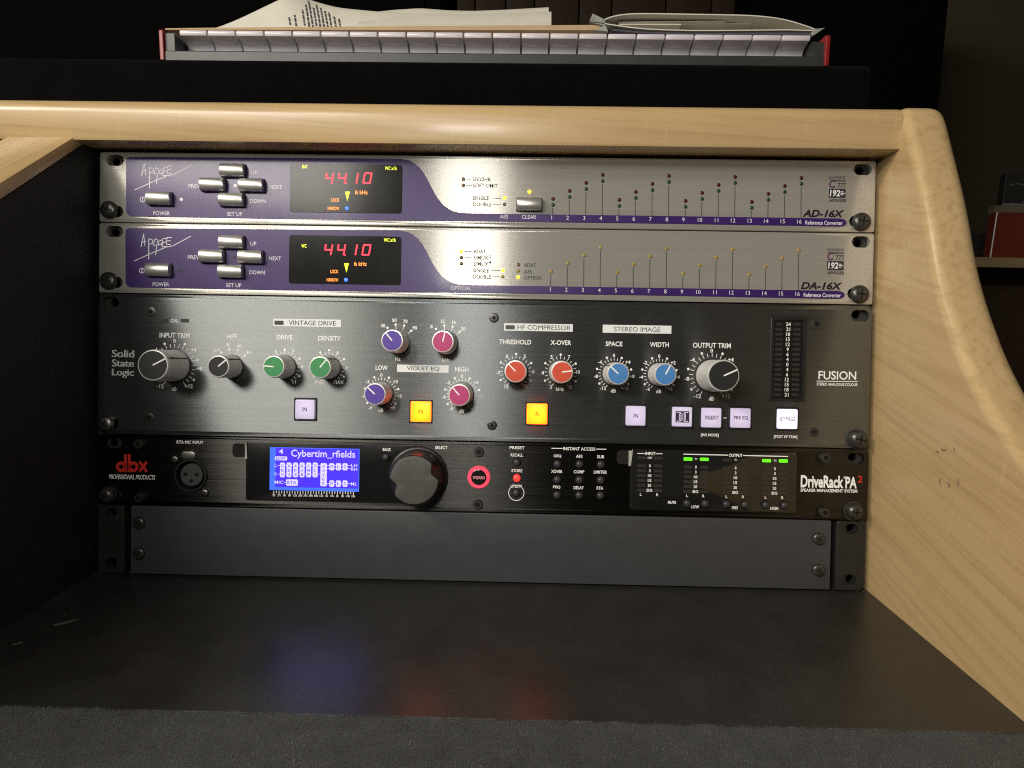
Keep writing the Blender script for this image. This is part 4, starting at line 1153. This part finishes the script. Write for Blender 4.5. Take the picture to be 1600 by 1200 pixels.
for k, (i0, j0, j1) in enumerate(((9.4, 1.4, 2.6), (10.2, 1.2, 3.0), (11.4, 1.4, 4.0), (12.0, 1.2, 5.2), (12.5, 1.2, 6.6), (13.0, 1.4, 5.0), (13.5, 1.1, 5.8), (14.0, 1.1, 5.2), (14.5, 1.2, 4.6), (15.0, 1.1, 4.4), (15.6, 1.0, 3.6), (16.2, 1.0, 3.2))):
    def S_(i, j):
        i_, j_ = int(i), int(j); fi, fj = i - i_, j - j_
        g = lambda a, b: Vector(V[b * n + a])
        return (g(i_, j_) * (1 - fi) + g(i_ + 1, j_) * fi) * (1 - fj) + (g(i_, j_ + 1) * (1 - fi) + g(i_ + 1, j_ + 1) * fi) * fj + Vector((0, -0.2, 0.6))
    j = j0
    while j < j1:
        l = rnd.uniform(0.3, 0.9); e = min(j + l, j1)
        a_ = i0 + (6 - j) * 0.16; e_ = i0 + (6 - e) * 0.16
        mb.add([S_(a_, j), S_(a_ + 0.24, j), S_(e_ + 0.24, e), S_(e_, e)], [(0, 1, 2, 3)]); j = e + 0.14
obj('printed_lines', mb, PR_SLATE, p1)
mb, *_ = sheet('b', 280, [(520, 33), (560, 24), (620, 22), (658, 19.5), (700, 23), (740, 24), (790, 22), (857, 18)], 403.0, 204, PAPER)
tag(obj('paper_sheet', mb, PAPER, None, (0, 240, 396), sharp=60), 'uppermost white paper sheet with a raised square right corner', 'paper sheet', 'papers on the keyboard')
mb, *_ = sheet('c', 270, [(560, 35), (640, 33.5), (668, 32), (720, 33), (800, 31), (861, 28.5)], 401.0, 182, PAPER)
tag(obj('paper_sheet', mb, PAPER, None, (0, 240, 395), sharp=60), 'flat lower paper sheet showing a thin edge beside the curled one', 'paper sheet', 'papers on the keyboard')

# white folded packet standing open towards the camera
pk = tag(empty('paper_packet', (170, 260, 392)), 'white folded paper packet with its open end bulging towards the camera', 'paper packet')
YP = 176
outl = [(940, 34.5), (944, 30), (952, 26.5), (965, 23.2), (985, 20.8), (1020, 20.4), (1080, 21.4), (1150, 22.6), (1190, 24.6), (1225, 29.5), (1255, 38), (1274, 45.2), (1274, 48.6), (1230, 47.4), (1150, 48.2), (1080, 48.4), (1010, 46), (970, 41.5), (948, 38.2)]
lo = smooth(outl, 1, len(outl) - 2, 2)
lw = ccw([at(u, v, YP) for u, v in lo])
mb = MB(); mb.extrude(lw, YP, 360, holes=[inset(lw, 0.85)])
obj('packet_wrap', mb, mat('white_paper_wrap', (0.62, 0.60, 0.52), 0.7, 0, 0.25, 0.03), pk, sharp=60)
for (u0, v0, u1, v1, y) in ((966, 35.4, 1135, 33.6, 184), (968, 38.5, 1064, 38.6, 180), (1010, 39.5, 1176, 36.4, 188)):
    a, b = at(u0, v0, y), at(u1, v1, y)
    mb = MB(); mb.extrude([a, b, (b[0], b[1] + 0.7), (a[0], a[1] + 0.7)], y, 340); obj('inner_sheet', mb, PAPER, pk)
SLV = mat('grey_plastic_sleeve', (0.085, 0.082, 0.095), 0.25, 0, 0.5, 0.1)
sv = tag(empty('plastic_sleeve', (170, 260, 388)), 'dull grey plastic sleeve under the white packet on the keys', 'plastic sleeve')
lo = ccw([at(u, v, 172) for u, v in ((952, 43), (1000, 47.6), (1080, 49.6), (1150, 49.4), (1230, 48.8), (1268, 49.6), (1262, 56.5), (1180, 55), (1080, 52.4), (1000, 50.2), (960, 46.5))])
mb = MB(); mb.extrude(lo, 174, 340); obj('sleeve_body', mb, SLV, sv)
CLEAR = mat('cloudy_film', (0.30, 0.31, 0.28), 0.25, 0, 0.5, 0.3)
for lo in ([(921, 33), (926, 21), (946, 31), (944, 36)], [(922, 34.5), (945, 37.5), (950, 49), (931, 47), (944, 40)], [(1274, 45), (1289, 43.4), (1270, 56), (1266, 52)]):
    mb = MB(); mb.extrude(ccw([at(u, v, 170) for u, v in lo]), 170, 174); obj('sleeve_corner', mb, CLEAR, sv)

# ------------------------------------------------------------------ the room behind
fw = tag(empty('wall', (300, 1520, 0)), 'dark brown boarded back wall beyond the desk', 'wall', kind='structure')
BROWN = mat('dark_brown_boards', (0.028, 0.015, 0.008), 0.6, 0, 0.3, 0.25)
cuts = [580, 646, 691, 742, 790, 835, 905, 956, 1041, 1112, 1160, 1216, 1290]
bx = [at(u, 10, 1500)[0] for u in cuts]
for a, b in zip(bx[:-1], bx[1:]):
    mb = MB(); mb.box(a + 2, b - 2, 1500 + random.uniform(0, 4), 1518, -700, 1500, 1.5); obj('board', mb, BROWN, fw)
mb = MB(); mb.box(-2200, 2600, 1520, 1540, -720, 1600); obj('backing', mb, mat('dark_backing', (0.006, 0.005, 0.005), 0.8), fw)
sw = MB(); sw.box(640, 2400, 1150, 1170, -720, 1600)
tag(obj('plaster_wall', sw, mat('olive_grey_plaster', (0.044, 0.037, 0.023), 0.85, 0, 0.2, 0.06, 0.2, 300)), 'dim olive grey plaster wall behind the shelf on the right', 'wall', kind='structure')
mb = MB(); mb.box(-2200, 2600, -2600, 1540, -760, -740)
tag(obj('floor', mb, mat('dark_floor', (0.03, 0.025, 0.02), 0.7)), 'dark floor under the desk', 'floor', kind='structure')
CAB = mat('black_cabinet', (0.0015, 0.0015, 0.0015), 0.8, 0, 0.03, 0.1, 0.2, 800)
x0 = at(1214, 60, 620)[0]; x1 = at(1478, 60, 620)[0]
for (xa, xb, lab) in ((-1500, at(690, 40, 620)[0], 'tall black cabinet standing behind the papers, left of the brown boards'), (x0, x1, 'tall black cabinet standing beyond the right end of the keyboard')):
    c = tag(empty('black_cabinet', ((xa + xb) / 2, 700, -740)), lab, 'cabinet', 'black cabinets behind the keyboard')
    mb = MB(); mb.extrude(rrect((xa + xb) / 2, 40, xb - xa, 1560, 6, 3), 620, 840, 4, 2, both=True); obj('cabinet_body', mb, CAB, c)
    mb = MB(); mb.extrude(rrect((xa + xb) / 2, 292.4 + 262, xb - xa - 50, 450, 10, 3), 614, 625, 2, 2); obj('cloth_front', mb, CAB, c)

# shelf and boxes at the far right
YS = 900
sh = tag(empty('wall_shelf', (1000, YS, 0)), 'pale wooden shelf board on the plaster wall at the far right', 'shelf')
za, zb2 = at(1560, 402, YS)[1], at(1560, 418, YS)[1]
xl = at(1500, 410, YS)[0]
mb = MB(); mb.box(xl, xl + 520, YS, 1148, zb2, za, 1.5); obj('shelf_board', mb, maple('shelf_wood', (0, 0, R(90)), (0.26, 0.19, 0.10), (0.16, 0.11, 0.06)), sh)
mb = MB(); mb.box(xl, xl + 520, YS + 8, 1148, zb2 - 16, zb2 - 0.1); obj('shelf_batten', mb, CAB, sh)
mb = MB(); mb.box(xl, xl + 520, YS + 60, 1148, zb2 - 420, zb2 - 16.2); obj('shelf_side', mb, BROWN, sh)
def boxy(name, u0, u1, v0, v1, y, dep, m, lab, cat, shear=0.0, zrest=None):
    a = at(u0, v1, y); b = at(u1, v0, y); zl = a[1] if zrest is None else zrest
    o = tag(empty(name, ((a[0] + b[0]) / 2, y + dep / 2, zl)), lab, cat)
    mb = MB(); s = shear
    mb.extrude([(a[0], zl), (b[0], zl), (b[0] + s, b[1]), (a[0] + s, b[1])], y, y + dep, 0.8, 1); return o, mb, a, b, zl
o, mb, a, b, zl = boxy('red_box', 1547, 1640, 333, 399, YS + 4, 20, None, 'dull red box standing on the wall shelf', 'box', 4, za + 0.2)
obj('box_body', mb, mat('red_card', (0.13, 0.020, 0.010), 0.6, 0, 0.3, 0.1), o); ztop = b[1]
mb = MB(); e = ccw([(a[0] - 0.6, zl), (a[0] + 1.0, zl), (a[0] + 5.0, ztop), (a[0] + 3.4, ztop)]); mb.extrude(e, YS + 2.5, YS + 4.0); obj('pale_edge', mb, PLATEWH, o)
o, mb, a, b, zl = boxy('tan_pack', 1554, 1640, 322, 334, YS + 8, 18, None, 'flat tan pack lying on the red box', 'pack', 0, ztop + 0.2)
obj('pack_body', mb, mat('dim_card', (0.13, 0.11, 0.07), 0.7), o); zt2 = b[1]
o, mb, a, b, zl = boxy('dark_case', 1566, 1640, 272, 322, YS + 12, 16, None, 'black case with pale marks lying on top of the flat tan pack', 'case', 2, zt2 + 0.2)
obj('case_body', mb, CAPCOL['black'], o)
mb = MB(); rnd = random.Random(12)
for k in range(7):
    x = a[0] + 6 + rnd.uniform(0, 50); z = zl + (6 if k % 2 else 38) + rnd.uniform(-3, 3); w = rnd.uniform(3, 9)
    mb.add([(x, YS + 11.6, z), (x + w, YS + 11.6, z + w * 0.15), (x + w, YS + 11.6, z + 2 + w * 0.15), (x, YS + 11.6, z + 2)], [(0, 1, 2, 3)])
obj('pale_marks', mb, mat('pale_mark', (0.12, 0.12, 0.12), 0.6), o)
mb = MB(); mb.box(a[0] - 1, a[0] + 90, YS + 10, YS + 12.2, zl + 0.4, zl + 4.0); obj('pale_trim', mb, mat('pale_trim', (0.16, 0.17, 0.17), 0.5), o)
o, mb, a, b, zl = boxy('black_device', 1505, 1546, 366, 399, YS + 30, 14, None, 'small black device on the wall shelf left of the red box', 'device', 0, za + 0.2)
obj('device_body', mb, BLACKPL, o)
for k in range(3):
    mb = MB(); z = zl + 6 + k * 12; mb.box(a[0] + 2, b[0] - 2, YS + 26.5, YS + 30.2, z, z + 5, 0.5); obj('device_ridge', mb, BLACKPL, o)
mb = MB(); mb.lathe((a[0] + 18), b[1] + 3, [(5, YS + 60), (5, YS + 36), (3, YS + 34)], 14); obj('device_knob', mb, BLACKPL, o)
